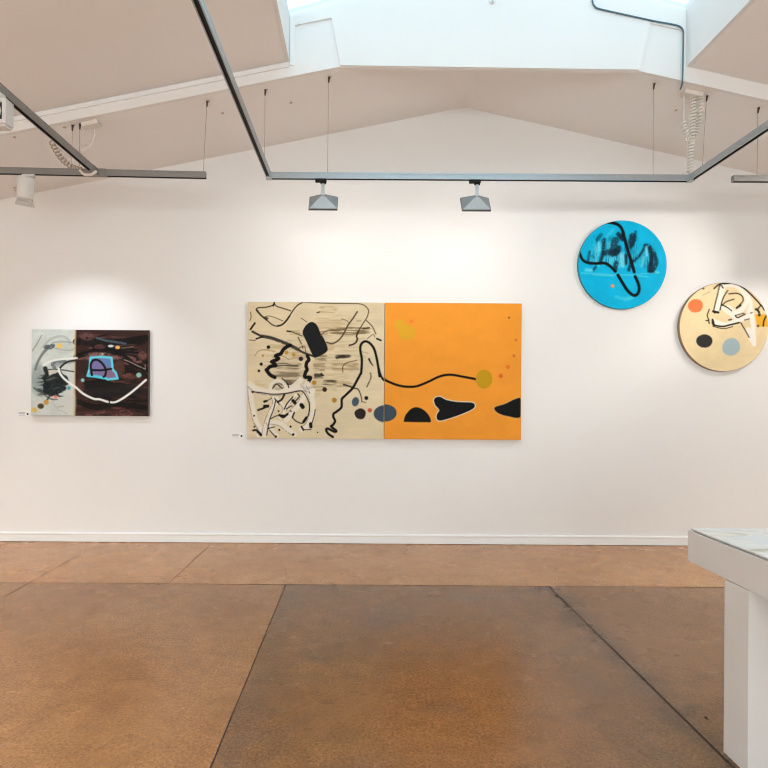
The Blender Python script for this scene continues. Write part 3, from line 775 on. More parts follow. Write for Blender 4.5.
st(Lf, [(75,500),(140,540),(200,580),(250,585)], 12, (70,78,80), .8, dry=.2); st(Lf, [(170,440),(230,420)], 14, (110,112,106), .6); st(Lf, [(200,545),(170,600)], 14, (52,56,56), .8, dry=.2)
p.dot(Lf, 340, 600, 50, 80, (204,206,196), .7, soft=2.5); st(Lf, [(260,640),(300,635)], 10, (160,160,146), .7); st(Lf, [(215,600),(260,660),(330,690)], 8, (176,178,168), .7)
p.poly(Lf, [(185,368),(240,362),(240,388),(186,392)], (206,200,180), .9)
p.dot(Lf, 235, 568, 28, 13, (220,176,158), .95); p.dot(Lf, 240, 565, 10, 8, (190,90,80), .8); p.dot(Lf, 168, 607, 20, 20, (200,152,70), soft=.6); p.dot(Lf, 128, 636, 24, 20, (72,60,38), soft=.6); p.dot(Lf, 80, 665, 22, 18, (210,178,96), soft=.8)
p.dot(Lf, 338, 498, 13, 14, (64,152,168), soft=.5); p.dot(Lf, 442, 438, 14, 14, (130,190,196), soft=.5)
st(Lf, [(145,328),(200,298),(280,282),(398,272)], 15, (226,228,222), .95)
st(Lf, [(395,288),(330,300),(285,332),(268,360),(290,400),(325,425)], 14, (26,26,28), .95)
st(Lf, [(262,355),(272,390),(300,425),(340,458),(390,492),(450,542),(527,578),(572,582),(642,602),(700,598),(782,548),(852,492),(918,434)], 17, (234,235,232))
st(Rf, [(192,596),(193,625)], 9, (20,20,20))
c0 = pixel_to_wall(90, 417); org = (c0[0], WALL, c0[1])
sm = thing('painting', 'small dark abstract painting with pale left strip and white curved line', 'painting', org)
canvas_mesh('canvas', p, 31.6, 330.0, 148.4, 415.8, .036, PIG2, M_CANVASDARK, .96, sm, org)

# ---------------- round blue painting
Tt = (574, 215, 768/98)
p = Paint(577, 219, 669, 311, (0, 180, 226))
p.grain(.08, 20, 20)
st = p.stroke; DB, LB = (4, 34, 50), (120, 220, 240)
for x0, y0, x1, y1, c, al in ((80,110,420,450,(10,100,132),.5), (360,110,520,440,(8,80,110),.5), (480,220,680,450,(8,90,120),.5), (80,150,400,430,LB,.6), (420,240,620,430,(80,196,222),.55), (300,280,420,440,LB,.6)):
    p.smear(Tt, x0, y0, x1, y1, c, al, vertical=True, thr=.5)
for pts, w, al in (([(235,195),(228,290),(210,360)],26,.85), ([(322,200),(308,250),(300,300)],56,.7), ([(345,260),(325,300)],44,.85), ([(235,300),(340,285)],44,.75), ([(458,165),(448,230)],48,.85), ([(482,130),(476,200)],16,.8),
        ([(122,290),(108,370)],20,.6), ([(180,195),(210,155)],26,.5), ([(455,370),(510,320),(555,250)],18,.9), ([(560,240),(592,255),(608,340),(600,440)],34,.92), ([(628,300),(645,370),(620,440)],30,.8), ([(405,320),(400,380)],30,.85),
        ([(330,375),(322,430)],34,.8), ([(155,430),(170,410)],18,.7), ([(345,150),(378,190)],34,.85), ([(430,430),(445,380)],26,.8), ([(590,380),(585,440)],24,.7), ([(470,200),(440,260)],22,.7), ([(385,140),(370,170)],26,.8), ([(140,320),(180,360)],12,.5)):
    st(Tt, pts, w, DB, al, soft=.9, dry=.22)
for pts, w, al in (([(375,310),(382,395)],36,.85), ([(195,225),(185,285)],26,.7), ([(565,250),(572,315)],20,.9), ([(168,345),(195,400)],14,.8), ([(95,432),(135,434)],26,.75), ([(640,440),(665,450)],14,.7), ([(430,300),(440,330)],18,.6),
        ([(545,330),(530,400)],24,.5), ([(90,180),(120,150)],18,.4), ([(300,120),(260,170)],26,.4), ([(330,640),(390,655),(470,640)],24,.45), ([(400,670),(450,660)],16,.4)):
    st(Tt, pts, w, LB, al, soft=.9, dry=.1)
st(Tt, [(60,458),(200,462),(300,470),(440,470),(580,484)], 9, (90,206,230), .8); st(Tt, [(150,470),(310,478)], 6, (150,220,232), .7); st(Tt, [(490,465),(660,450)], 7, (120,214,230), .6)
st(Tt, [(36,280),(48,315),(70,355),(110,376),(170,381),(240,378),(280,400),(325,442)], 22, (6,14,18))
st(Tt, [(345,472),(380,530),(420,590),(465,628),(497,620),(512,580),(502,530),(480,482)], 24, (6,14,18))
st(Tt, [(472,445),(452,375),(425,290),(400,205),(375,115),(345,78),(300,62),(262,58)], 24, (6,14,18))
p.dot(Tt, 303, 557, 15, 15, (232,150,104))
org3 = (pixel_to_wall(622.6, 310)[0], WALL, pixel_to_wall(622.6, 310)[1])
tb = thing('round_painting', 'round bright blue abstract painting with black looping line', 'painting', org3)
tondo_mesh('canvas', p, 622.5, 264.7, 44.0, .030, PIG, M_CANVASTEAL, .96, org3, tb)

# ---------------- round cream painting
Uu = (674, 275, 7.68)
p = Paint(678, 282, 771, 373, (234, 213, 168))
p.grain(.05, 20, 20)
st = p.stroke; LW, LI = (244, 238, 228), (34, 28, 24)
p.poly(Uu, [(622,300),(740,300),(740,396),(640,396)], (232,174,50), smooth=False)
st(Uu, [(712,305),(692,345),(685,392)], 11, (40,34,28))
for x, y, r in ((655,305,11),(645,390,9),(630,262,10),(692,262,8)): p.dot(Uu, x, y, r, r, (34,30,28))
for pts, w in (([(372,85),(352,180),(322,270)],40), ([(395,72),(480,85),(540,140),(558,200),(525,260),(470,288),(420,250)],36), ([(305,360),(400,382),(480,352),(590,310)],38), ([(590,260),(608,400),(615,530)],36), ([(355,240),(430,300),(490,335)],26), ([(570,420),(600,500)],40), ([(560,150),(590,220),(570,280)],30)):
    st(Uu, pts, w, LW, .95, soft=.6)
for pts, w in (([(305,105),(350,70),(420,60),(500,80),(570,130),(640,200),(668,235)],11), ([(380,66),(430,60)],15), ([(350,75),(330,160),(305,280),(335,288)],9), ([(360,75),(375,100)],10), ([(410,120),(375,180),(352,270)],9), ([(420,145),(480,140),(520,160),(527,200),(480,252)],9), ([(480,252),(510,232)],15),
        ([(368,235),(400,205),(460,185)],8), ([(362,225),(410,250),(442,275)],8), ([(295,342),(302,380),(370,395),(440,380),(500,365)],12), ([(297,350),(305,385)],18), ([(300,395),(380,412),(450,396)],6), ([(270,265),(255,310),(265,345),(245,352)],8), ([(470,312),(490,326),(545,300)],9),
        ([(470,310),(535,292)],6), ([(512,365),(545,420),(578,478)],8), ([(640,262),(652,285)],16), ([(668,230),(640,262)],10), ([(668,230),(690,260)],10), ([(218,102),(226,106)],12), ([(300,280),(340,288)],17), ([(420,345),(440,342)],9), ([(540,345),(580,335)],6), ([(585,290),(600,288)],7), ([(265,345),(270,372)],9)):
    st(Uu, pts, w, LI, .95)
st(Uu, [(220,156),(275,128)], 8, (190,168,130), .7)
p.dot(Uu, 164, 238, 58, 51, (243,124,72), wob=.015, rot=-.2); p.dot(Uu, 234, 508, 62, 51, (50,48,48), wob=.01); p.dot(Uu, 440, 552, 70, 66, (164,185,190), rot=-.7, wob=.01)
org4 = (pixel_to_wall(724, 372)[0], WALL, pixel_to_wall(724, 372)[1])
tw = thing('round_painting', 'round cream abstract painting with orange, black and grey spots', 'painting', org4)
tondo_mesh('canvas', p, 723.9, 327.0, 44.2, .036, PIG, M_CANVASTAN, .96, org4, tw)

# ---------------- wall labels
def wall_label(u0, v0, u1, v1, label):
    xa, za = pixel_to_wall(u0, v1); xb, zb = pixel_to_wall(u1, v0)
    t = bmesh.new(); w, h = xb-xa, zb-za
    box(t, 0, w, -.003, 0, 0, h)
    for f, (a, b) in ((.74, (.04, .62)), (.52, (.04, .55)), (.22, (.04, .60))):
        box(t, a*w, b*w, -.0036, -.003, f*h-.0035, f*h+.0015, 1)
    k = [t.verts.new((w*.80 + .0095*math.cos(i*PI/6), -.0036, h*.42 + .0095*math.sin(i*PI/6))) for i in range(12)]
    t.faces.new(k).material_index = 2
    o = link('wall_label', t, [M_CARD, M_INK, M_DARKINK], loc=(xa, WALL, za))
    return tag(o, label, 'label', 'exhibit labels on the wall')
wall_label(18.3, 411.3, 30.3, 416.0, 'small white label on the wall left of the small dark painting')
wall_label(231.8, 433.3, 244.0, 437.8, 'small white label on the wall left of the wide two-panel painting')

# ------------------------------------------------------------------ lighting tracks
TW, TH = .036, .046
ZT = 2.981                                    # mid height of the tracks
YT = 4.207
def rail(bm, p, q, slot=True):
    """aluminium profile from p to q (xy), open slot along the underside"""
    p, q = Vector(p), Vector(q); t = (q-p).normalized(); n = Vector((-t.y, t.x))
    h, w = TH/2, TW/2
    prof = [(-w, -h), (-w*.62, -h), (-w*.62, -h+.012), (w*.62, -h+.012), (w*.62, -h), (w, -h), (w, h*.2), (w*.93, h*.25), (w*.93, h*.45), (w, h*.5), (w, h), (-w, h), (-w, h*.5), (-w*.93, h*.45), (-w*.93, h*.25), (-w, h*.2)]
    rings = [[bm.verts.new((c.x+n.x*a, c.y+n.y*a, ZT+b)) for a, b in prof] for c in (p, q)]
    k = len(prof)
    for i in range(k):
        f = bm.faces.new((rings[0][i], rings[0][(i+1) % k], rings[1][(i+1) % k], rings[1][i]))
        f.material_index = 1 if i in (1, 2, 3) else 0
    bm.faces.new(rings[0]); bm.faces.new(rings[1][::-1])

def suspension(parent, org, x, y, lean=0.0, hook=True):
    """a thin steel wire from the rail to a gripper on the sloping ceiling"""
    zc = ceil_z(x+lean)
    w = bmesh.new(); tube(w, [(x, y, ZT+TH/2-.002), (x+lean, y, zc-.02)], .0017, 6)
    o = link('suspension_wire', w, M_WIRE, parent, True, None); o.location = -Vector(org)
    g = bmesh.new()
    tube(g, [(x+lean, y, zc-.045), (x+lean+.004, y-.004, zc-.004)], [.005, .009], 8)
    tube(g, [(x+lean+.004, y-.004, zc-.010), (x+lean+.010, y, zc-.002), (x+lean+.02, y, zc-.002)], .0025, 6)
    g_ = link('ceiling_gripper', g, M_GRIP, o, True)

def part(name, bm, m, parent, org, smooth=False):
    o = link(name, bm, m, parent, smooth); o.location = -Vector(org); return o

# central U: cross rail with two rails running towards the viewer
XA = at(269, 176, YT).x; XB = at(690, 179, YT).x
org = ((XA+XB)/2, YT, ZT)
ut = thing('lighting_track', 'long silver U-shaped ceiling track hanging above the wide painting', 'lighting track', org)
bm = bmesh.new(); rail(bm, (XA+.02, YT), (XB-.02, YT)); part('rail', bm, [M_ALU, M_SLOT], ut, org)
for x in (XA, XB):
    bm = bmesh.new(); rail(bm, (x, YT-.02), (x, -1.6)); part('rail', bm, [M_ALU, M_SLOT], ut, org)
    bm = bmesh.new(); box(bm, x-.021, x+.021, YT-.03, YT+.021, ZT-TH/2-.003, ZT+TH/2+.002, 0, .003)
    part('corner_connector', bm, M_ALU, ut, org)
suspension(ut, org, at(264.5, 172, YT).x, YT-.0); suspension(ut, org, at(327.5, 174, YT).x, YT, .004)
suspension(ut, org, at(653, 176, YT).x, YT, .0); suspension(ut, org, at(706, 165, YT).x-.03, YT-.0, .03)

# left T: cross rail with a rail towards the viewer
xr = at(206, 176, YT).x; lx = -4.2; ly = YT - (xr-lx)*.0395
xt = -1.978; yt = YT-(xr-xt)*.0395
org = (xt, yt, ZT)
lt = thing('lighting_track', 'shaded grey aluminium T-shaped ceiling track at upper left', 'lighting track', org)
bm = bmesh.new(); rail(bm, (xr, YT), (lx, ly)); part('rail', bm, [M_DIMALU, M_SLOT], lt, org)
bm = bmesh.new(); rail(bm, (xt, yt-.03), (xt, -1.6)); part('rail', bm, [M_DIMALU, M_SLOT], lt, org)
bm = bmesh.new(); box(bm, xt-.075, xt+.075, yt-.021, yt+.021, ZT-TH/2-.002, ZT+TH/2+.003, 0, .003); box(bm, xt-.02, xt+.02, yt-.09, yt-.021, ZT-TH/2-.002, ZT+TH/2+.003, 0, .003)
part('tee_connector', bm, M_DIMALU, lt, org)
xw = at(203.3, 172, YT).x
suspension(lt, org, xw, YT-.002, at(207, 102, YT).x-xw)
for u in (72.2, 79.5):
    x = at(u, 165, yt).x; suspension(lt, org, x, YT-(xr-x)*.0395, .003)

# right stub
xs_ = at(733, 183, YT).x; org = (xs_+.8, YT, ZT)
rt = thing('lighting_track', 'short end of a grey ceiling track at right edge', 'lighting track', org)
ZS = ZT; bm = bmesh.new()
rail(bm, (xs_, YT), (xs_+2.2, YT)); part('rail', bm, [M_DIMALU, M_SLOT], rt, org)
bm = bmesh.new(); box(bm, xs_-.006, xs_, YT-.018, YT+.018, ZT-TH/2, ZT+TH/2, 0, .002); part('end_cap', bm, M_DIMALU, rt, org)
suspension(rt, org, at(757, 179, YT).x, YT, .003)

# ------------------------------------------------------------------ wall-washer heads
def washer(x, label):
    zt_ = ZT-TH/2
    t = thing('wall_washer_light', label, 'track light', (x, YT, zt_), 'silver wall-washer heads on the long track')
    bm = bmesh.new(); box(bm, -.050, .034, -.014, .014, -.022, 0, 0, .002); box(bm, -.012, .030, -.012, .012, -.034, -.022, 0, .002)
    link('track_adapter', bm, M_BLACK, t)
    bm = bmesh.new(); lathe(bm, [(.0115, -.034), (.0115, -.105), (.014, -.106), (.014, -.122), (.010, -.124)], 16, org=(.008, 0, 0))
    link('stem', bm, M_STEM, t)
    # pyramidal hood: apex block under the stem, mouth turned down and to the wall
    phi = math.radians(54)
    ax = Vector((0, math.sin(phi), -math.cos(phi))); rv = Vector((0, math.cos(phi), math.sin(phi))); xv = Vector((1, 0, 0))
    ap = Vector((.008, -.002, -.120)); dp, hw, hh = .078, .106, .074
    bm = bmesh.new()
    def ring(dist, w, h): return [bm.verts.new(ap + ax*dist + xv*sx*w + rv*sy*h) for sx, sy in ((-1,-1),(1,-1),(1,1),(-1,1))]
    outer = [ring(0, .014, .012), ring(dp-.014, hw, hh), ring(dp, hw, hh)]
    inner = [ring(dp, hw-.004, hh-.004), ring(dp-.014, hw-.004, hh-.004), ring(.006, .013, .011)]
    allr = outer+inner
    for a, b in zip(allr, allr[1:]):
        for k in range(4):
            f = bm.faces.new((a[k], a[(k+1) % 4], b[(k+1) % 4], b[k]))
            f.material_index = 1 if (a in inner or b is inner[0]) and a is not outer[2] else 0
    bm.faces.new(outer[0]); bm.faces.new(inner[-1])
    link('hood', bm, [M_SILVER, M_REFL], t)
    bm = bmesh.new()
    for sx0, sx1, sy0, sy1 in ((-1.03,1.03,-1.04,-.95), (-1.03,1.03,.95,1.04), (-1.03,-.96,-.95,.95), (.96,1.03,-.95,.95)):
        vs = [bm.verts.new(ap + ax*dd + xv*sx*hw + rv*sy*hh) for dd in (dp-.012, dp+.002) for sx, sy in ((sx0,sy0),(sx1,sy0),(sx1,sy1),(sx0,sy1))]
        for q in ((0,1,2,3),(4,5,6,7),(0,1,5,4),(1,2,6,5),(2,3,7,6),(3,0,4,7)): bm.faces.new([vs[i] for i in q])
    link('hood_rim', bm, M_SILVERD, t)
    bm = bmesh.new()
    c = ap + ax*.040
    tube(bm, [c - xv*.045, c + xv*.045], .006, 10)
    link('lamp_tube', bm, M_LAMP, t, True)
    ld = bpy.data.lights.new('washer_glow', 'AREA'); ld.shape = 'RECTANGLE'; ld.size = .10; ld.size_y = .02; ld.energy = WASH
    ld.color = (1.0, .94, .875)
    lo = bpy.data.objects.new('washer_glow', ld); C.objects.link(lo)
    lo.location = Vector((x, YT, zt_)) + ap + ax*.049
    lo.rotation_euler = ax.to_track_quat('-Z', 'Y').to_euler()
    return t
WASH = 3.3
M_LAMP = mat('lit_lamp', (1, .95, .9), .5, emit=(1, .93, .85), estr=6)
washer(at(322, 183, YT).x, 'silver pyramid-hooded track light above the cream half of the wide painting')
washer(at(476, 183, YT).x, 'silver pyramid-hooded track light above the orange half of the wide painting')

# ------------------------------------------------------------------ white box spotlight at the left edge
yb = 3.03
cxb = xt - .006; zb = ZT - TH/2
bt = thing('box_spotlight', 'white square box spotlight under the left rail at photo edge', 'track light', (cxb, yb, zb))
bm = bmesh.new()
hw_, hz0, hz1, dp_ = .080, -.192, -.058, .030
box(bm, -hw_, hw_, -dp_+.012, dp_, hz0, hz1, 0, .004)
link('housing', bm, M_WHITE, bt)
bm = bmesh.new()
for a in ((-hw_, hw_, hz0, hz0+.020), (-hw_, hw_, hz1-.020, hz1), (-hw_, -hw_+.020, hz0+.020, hz1-.020), (hw_-.020, hw_, hz0+.020, hz1-.020)):
    box(bm, a[0], a[1], -dp_-.012, -dp_+.012, a[2], a[3], 0, .002)
link('front_frame', bm, M_WHITE, bt)
bm = bmesh.new(); box(bm, -hw_+.019, hw_-.019, -dp_-.001, -dp_+.010, hz0+.019, hz1-.019)
link('glass_front', bm, M_LENS, bt)
bm = bmesh.new(); lathe(bm, [(.052, -dp_-.004), (.050, -dp_-.007), (.030, -dp_-.003), (.012, -dp_-.002)], 28, 'Y', (0, 0, (hz0+hz1)/2))
link('reflector_ring', bm, M_STEM, bt)
bm = bmesh.new(); box(bm, -.022, .022, -.05, .05, -.060, 0, 0, .003)
link('track_adapter', bm, M_WHITE, bt)
bm = bmesh.new(); box(bm, -hw_+.03, hw_-.01, -.03, .03, hz0-.012, hz0+.002, 0, .003)
link('yoke_foot', bm, M_WHITE, bt)

# ------------------------------------------------------------------ white cylinder spotlight on the left cross rail
xc = at(24, 173, 4.12).x; yc = YT-(xr-xc)*.0395
ct = thing('cylinder_spotlight', 'white cylinder spotlight hanging under the grey cross rail at left', 'track light', (xc, yc, ZT-TH/2))
bm = bmesh.new(); box(bm, -.030, .060, -.016, .016, -.020, 0, 0, .004); link('track_adapter', bm, M_WHITE, ct)
tilt = Matrix.Rotation(math.radians(9), 4, 'Y') @ Matrix.Rotation(math.radians(10), 4, 'X')
def cyl(name, prof, m):
    bm = bmesh.new(); lathe(bm, prof, 32); bmesh.ops.transform(bm, matrix=Matrix.Translation((-.004, 0, -.014)) @ tilt, verts=bm.verts)
    return link(name, bm, m, ct)
cyl('body', [(.040, 0), (.052, -.004), (.057, -.012), (.057, -.150), (.054, -.158), (.050, -.158), (.050, -.135), (.001, -.135)], M_WHITE)
cyl('lens_ring', [(.046, -.136), (.046, -.170), (.040, -.178), (.030, -.176), (.028, -.160), (.001, -.158)], M_STEM)
cyl('glare_shield', [(.052, -.156), (.064, -.212), (.062, -.212), (.050, -.158)], M_FROST)
bm = bmesh.new(); tube(bm, [(-.055, 0, -.095), (-.095, 0, -.100)], .006, 8); tube(bm, [(-.055, 0, -.115), (-.088, 0, -.118)], .006, 8)
link('clamp_knob', bm, M_BROWNCABLE, ct, True)

# ------------------------------------------------------------------ power feeds (ceiling box + coiled cable)
def feed_box(t, org, u, v, y, w, m):
    x = at(u, v, y).x; z = ceil_z(x)
    sl = SL if x < RX else -SR
    bm = bmesh.new(); box(bm, -w/2, w/2, -.035, .035, -.030, .004, 0, .004)
    bmesh.ops.transform(bm, matrix=Matrix.Translation((x, y, z)) @ Matrix.Rotation(-math.atan(sl), 4, 'Y'), verts=bm.verts)
    return part('ceiling_box', bm, m, t, org), x, z
yq = 4.19
org = tuple(at(92, 125, yq))
pf = thing('power_feed', 'beige coiled cable and box feeding the left T-shaped track', 'cable', org)
o, x, z = feed_box(pf, org, 91, 125, yq, .125, M_CREAMCABLE)
bm = bmesh.new()
P1 = [at(94.5, 129, yq), at(94.5, 136, yq), at(91, 145, yq), at(85, 151, yq)]
tube(bm, [Vector(q_) for q_ in spline([tuple(q_) for q_ in P1], 8)], .006, 8)
tube(bm, [at(88.5, 146, yq), at(84, 151.5, yq), at(79, 154, yq)], .016, 10)
tube(bm, [Vector(q_) for q_ in spline([tuple(c) for c in (at(80, 154, yq), at(70, 156, yq+.05), at(60, 149, yq+.05), at(53, 143, yq))], 8)], .007, 8)
part('cable', bm, M_CREAMCABLE, pf, org, True)
bm = bmesh.new()
coil(bm, [at(51.5, 142, yq), at(57, 152, yq), at(64, 161, yq), at(73, 167.5, yq), at(81, 170, yq-.02)], .018, .0055, .030)
part('coiled_cable', bm, M_BROWNCABLE, pf, org, True)
bm = bmesh.new()
tube(bm, [Vector(q_) for q_ in spline([tuple(c) for c in (at(80, 170.5, yq-.04), at(84, 174.2, yq-.09), at(91, 174.6, yq-.10), at(96.5, 171, yq-.09))], 8)], .010, 8)
part('cable', bm, M_CREAMCABLE, pf, org, True)

yq = YT + .01
org = tuple(at(692, 92, yq))
pf = thing('power_feed', 'cream coiled cables hanging from ceiling to right corner of the U-shaped track', 'cable', org)
o, x, z = feed_box(pf, org, 692, 92, yq, .145, M_CREAMCABLE)
bm = bmesh.new(); coil(bm, [at(693.5, 93, yq), at(693, 110, yq), at(692, 128, yq), at(691, 145, yq), at(690.5, 160, yq), at(690, 172, yq)], .0155, .0085, .024)
part('coiled_cable', bm, M_CREAMCABLE, pf, org, True)
bm = bmesh.new(); coil(bm, [at(700, 95, yq), at(700, 112, yq), at(697.5, 128, yq+.03), at(692, 139, yq+.03)], .0145, .008, .024)
part('coiled_cable', bm, M_CREAMCABLE, pf, org, True)
bm = bmesh.new()
tube(bm, [Vector(q_) for q_ in spline([tuple(c) for c in (at(684, 95, yq), at(684, 108, yq), at(683.6, 122, yq))], 8)], .004, 8)
coil(bm, [at(683.6, 122, yq), at(685.5, 132, yq), at(690, 140, yq)], .012, .007, .024)
tube(bm, [Vector(q_) for q_ in spline([tuple(c) for c in (at(690, 140, yq-.02), at(686, 141, yq-.02), at(686.5, 138, yq-.02))], 8)], .005, 8)
part('coiled_cable', bm, M_CREAMCABLE, pf, org, True)
bm = bmesh.new()
tube(bm, [Vector(q_) for q_ in spline([tuple(c) for c in (at(690, 172, yq), at(687, 170, yq-.02), at(684, 173, yq-.03), at(684, 176, yq-.02))], 8)], .005, 8)
part('cable', bm, M_CREAMCABLE, pf, org, True)

# ------------------------------------------------------------------ cable along the skylight end wall
yk = YF - .022
pts = [at(*c, yk) for c in ((592.5, -8), (592.6, 2), (595, 6.5), (600, 9), (628, 15.3), (655, 21.2), (672, 24.2), (679.5, 26.4), (683, 30.5), (683.4, 38), (683, 60), (682.6, 78))]
pts = [Vector(q_) for q_ in spline([tuple(c) for c in pts], 8)]
for u_, v_, k_ in ((682.3, 83, .0), (681.2, 87, .5), (680.2, 89.5, 1.0)):
    dd = yk + (YF+.075-yk)*k_
    e = at(u_, v_, dd); e.z = min(e.z, ceil_z(e.x)-.003 if dd > YF else e.z); pts.append(e)
bm = bmesh.new(); tube(bm, [c - pts[0] for c in pts], .0056, 10)
tag(link('cable', bm, M_CABLE, smooth=True, loc=pts[0]), 'thin dark blue cable clipped round the white skylight end wall', 'cable')

# small hook on the skylight end wall, small eyes left in the ceiling
hp = at(492, 1.5, YF-.014)
bm = bmesh.new(); lathe(bm, [(.022, 0), (.022, -.008), (.014, -.014), (.001, -.014)], 18, 'Y')
tube(bm, [(0, -.012, 0), (0, -.035, -.004), (0, -.045, -.018), (0, -.036, -.030), (0, -.026, -.024)], .005, 8)
tag(link('wall_hook', bm, M_STEM, smooth=True, loc=hp), 'small silver hook high on the white skylight end wall', 'hook')
def screw(u, v, y, label):
    x = at(u, v, y).x
    z = ceil_z(x)
    bm = bmesh.new(); lathe(bm, [(.012, .003), (.012, -.004), (.008, -.007), (.004, -.008), (.004, -.004), (.001, -.004)], 12)
    tag(link('ceiling_screw', bm, M_BROWNCABLE, smooth=True, loc=(x, y, z)), label, 'screw', 'small bare screws in the ceiling')
def ceil_depth(u, v):
    lo, hi = YF, WALL
    for _ in range(40):
        md = (lo+hi)/2; q_ = at(u, v, md)
        if q_.z > ceil_z(q_.x): hi = md
        else: lo = md
    return md
for u, v, lb in ((222.5, 113, 'tiny bare ceiling screw left of the long rail, near the first hanging wire'), (291, 102.5, 'tiny bare ceiling screw between the two wires above the U-shaped track'),
                 (676, 110, 'tiny bare ceiling screw left of the cream coiled cables'), (64.5, 127, 'tiny bare ceiling screw beside the left power feed'), (14.5, 137, 'tiny bare ceiling screw near the left photo edge above the cylinder spotlight')):
    screw(u, v, ceil_depth(u, v), lb)

# ------------------------------------------------------------------ table with a pale marbled board
tx0 = 1.352; ty1 = 2.308; ztop, zun = .769, .643; tx1 = tx0+1.15; ty0 = ty1-1.55
tb_ = thing('table', 'thick-topped white display table at lower right corner', 'table', ((tx0+tx1)/2, (ty0+ty1)/2, 0))
oo = Vector(((tx0+tx1)/2, (ty0+ty1)/2, 0))
bm = bmesh.new(); box(bm, tx0, tx1, ty0, ty1, zun, ztop, 0, .002); part('tabletop', bm, M_TABLE, tb_, oo)
lw = .13; yl1 = 2.076
for x0 in (tx0+.0015, tx1-lw-.0015):
    for y1 in (yl1, ty0+.232+lw):
        bm = bmesh.new(); box(bm, x0, x0+lw, y1-lw, y1, 0, zun-.002, 0, .002); part('leg', bm, M_TABLE, tb_, oo)
def marble():
    m = bpy.data.materials.new('marbled_board'); m.use_nodes = True
    N, L = m.node_tree.nodes, m.node_tree.links; b = N['Principled BSDF']; b.inputs['Roughness'].default_value = .3
    tc = N.new('ShaderNodeTexCoord'); mp = N.new('ShaderNodeMapping'); mp.inputs['Scale'].default_value = (2.6, 7.0, 1); mp.inputs['Rotation'].default_value = (0, 0, .5)
    L.new(tc.outputs['Object'], mp.inputs['Vector'])
    n = N.new('ShaderNodeTexNoise'); n.inputs['Scale'].default_value = 1.5; n.inputs['Detail'].default_value = 5; n.inputs['Distortion'].default_value = .9
    L.new(mp.outputs[0], n.inputs['Vector'])
    r = N.new('ShaderNodeValToRGB'); cr = r.color_ramp
    cr.elements[0].position = .30; cr.elements[0].color = (*lin((150, 152, 138)), 1)
    cr.elements[1].position = .72; cr.elements[1].color = (*lin((196, 212, 222)), 1)
    for po, c in ((.38, (196, 198, 190)), (.46, (226, 226, 224)), (.55, (206, 216, 224)), (.62, (226, 230, 230))):
        e_ = cr.elements.new(po); e_.color = (*lin(c), 1)
    L.new(n.outputs['Fac'], r.inputs['Fac']); L.new(r.outputs['Color'], b.inputs['Base Color'])
    return m
bd = thing('marbled_board', 'thin pale blue and white marbled board lying on the white table', 'board', ((tx0+tx1)/2, (ty0+ty1)/2, ztop))
bm = bmesh.new(); box(bm, tx0+.004-oo.x, tx1-.006-oo.x, ty0+.01-oo.y, ty1-.012-oo.y, .0045, .011, 0, .001); link('panel', bm, marble(), bd)
for xx in (tx0+.05, tx1-.09):
    bm = bmesh.new(); box(bm, xx-oo.x, xx+.04-oo.x, ty0+.05-oo.y, ty1-.05-oo.y, 0, .0045); link('backing_batten', bm, M_BLACK, bd)

# ------------------------------------------------------------------ light
w = bpy.data.worlds.new('sky'); bpy.context.scene.world = w; w.use_nodes = True
N, L = w.node_tree.nodes, w.node_tree.links
bg = N['Background']
tc = N.new('ShaderNodeTexCoord'); n = N.new('ShaderNodeTexNoise'); n.inputs['Scale'].default_value = 2.2; n.inputs['Detail'].default_value = 4
L.new(tc.outputs['Generated'], n.inputs['Vector'])
r = N.new('ShaderNodeValToRGB'); r.color_ramp.elements[0].position = .33; r.color_ramp.elements[1].position = .52
r.color_ramp.elements[0].color = (.30, .68, .86, 1); r.color_ramp.elements[1].color = (.79, .94, 1.0, 1)
L.new(n.outputs['Fac'], r.inputs['Fac']); L.new(r.outputs['Color'], bg.inputs['Color'])
bg.inputs['Strength'].default_value = SKY = 1.62

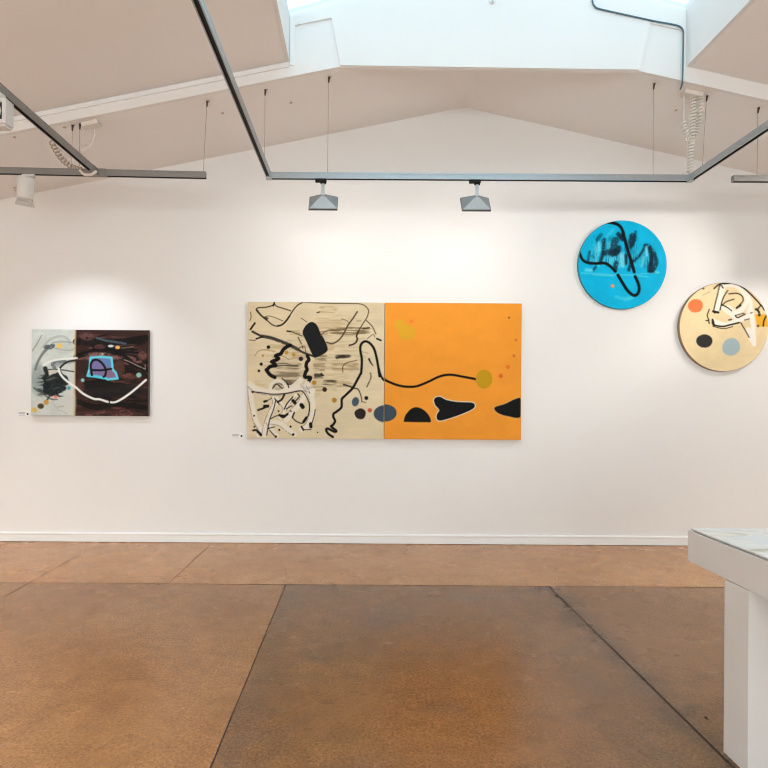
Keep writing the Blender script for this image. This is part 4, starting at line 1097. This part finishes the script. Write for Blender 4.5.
def area(name, loc, tgt, sx, sy, e, col, spread=None, portal=False):
    ld = bpy.data.lights.new(name, 'AREA'); ld.shape = 'RECTANGLE'; ld.size = sx; ld.size_y = sy; ld.energy = e; ld.color = col
    if spread: ld.spread = math.radians(spread)
    o = bpy.data.objects.new(name, ld); C.objects.link(o); o.location = loc
    o.rotation_euler = (Vector(tgt)-Vector(loc)).to_track_quat('-Z', 'Y').to_euler()
    if portal: ld.cycles.is_portal = True
    return o
def spot(name, loc, tgt, e, ang, blend, col, size=.03):
    ld = bpy.data.lights.new(name, 'SPOT'); ld.energy = e; ld.spot_size = math.radians(ang); ld.spot_blend = blend; ld.color = col; ld.shadow_soft_size = size
    o = bpy.data.objects.new(name, ld); C.objects.link(o); o.location = loc
    o.rotation_euler = (Vector(tgt)-Vector(loc)).to_track_quat('-Z', 'Y').to_euler()
    return o
area('skylight_portal', (RX, (YS+YF)/2, RIDGE+.15), (RX, (YS+YF)/2, 0), WX1-WX0+.1, YF-YS, 1, (1, 1, 1), portal=True)
area('window_portal', ((gx0+gx1)/2, YB-.12, gz1/2), ((gx0+gx1)/2, 0, gz1/2), gx1-gx0, gz1, 1, (1, 1, 1), portal=True)
# area lamp added as warm fill at the unseen glazing behind the viewer
area('window_fill', ((gx0+gx1)/2, YB-.3, 1.4), ((gx0+gx1)/2, 0, 1.2), gx1-gx0, gz1, 420, (1.0, .94, .88))
# beam of the cylinder lamp, then unseen spots on the round paintings
WARM = (1.0, .94, .875)
spot('cylinder_beam', (xc+.0, yc+.03, ZT-TH/2-.235), (at(92, 430, WALL).x, WALL, at(92, 430, WALL).z), 36, 96, .9, (.84, .93, 1.0), .02)
spot('unseen_spot', (4.0, 3.5, 2.9), (at(610, 290, WALL).x, WALL, at(610, 290, WALL).z), 75, 60, .9, WARM, .03)
spot('unseen_spot', (4.3, YT-.1, 2.86), (at(705, 420, WALL).x, WALL, at(705, 420, WALL).z), 48, 66, .6, WARM, .03)

for xx, yy in ((-1.98, .6), (-.7, .2), (XB, .6), (XB, -1.2), (-1.98, -1.2), (-3.6, 2.2), (4.6, 2.0)):  # fill spots added out of view, brightening floor and ceiling
    spot('unseen_spot', (xx, yy, 2.88), (xx, yy, 0), 330 if yy < 0 else (170 if abs(xx) > 3 else 45), 120, .6, WARM, .04)
for yy in (2.6, 0, -2.6):  # more added fill, aimed at the side walls for warm bounce
    spot('unseen_spot', (-3.6, yy, 2.88), (XL, yy, 1.5), 260, 90, .6, WARM, .04)
    spot('unseen_spot', (4.9, yy, 2.88), (XR, yy, 1.5), 260, 90, .6, WARM, .04)

vs = bpy.context.scene.view_settings
vs.view_transform = 'Standard'; vs.look = 'None'; vs.gamma = 1; vs.use_curve_mapping = False; vs.exposure = 0.13
bpy.context.scene.cycles.use_denoising = True
bpy.context.scene.cycles.filter_width = 1.1
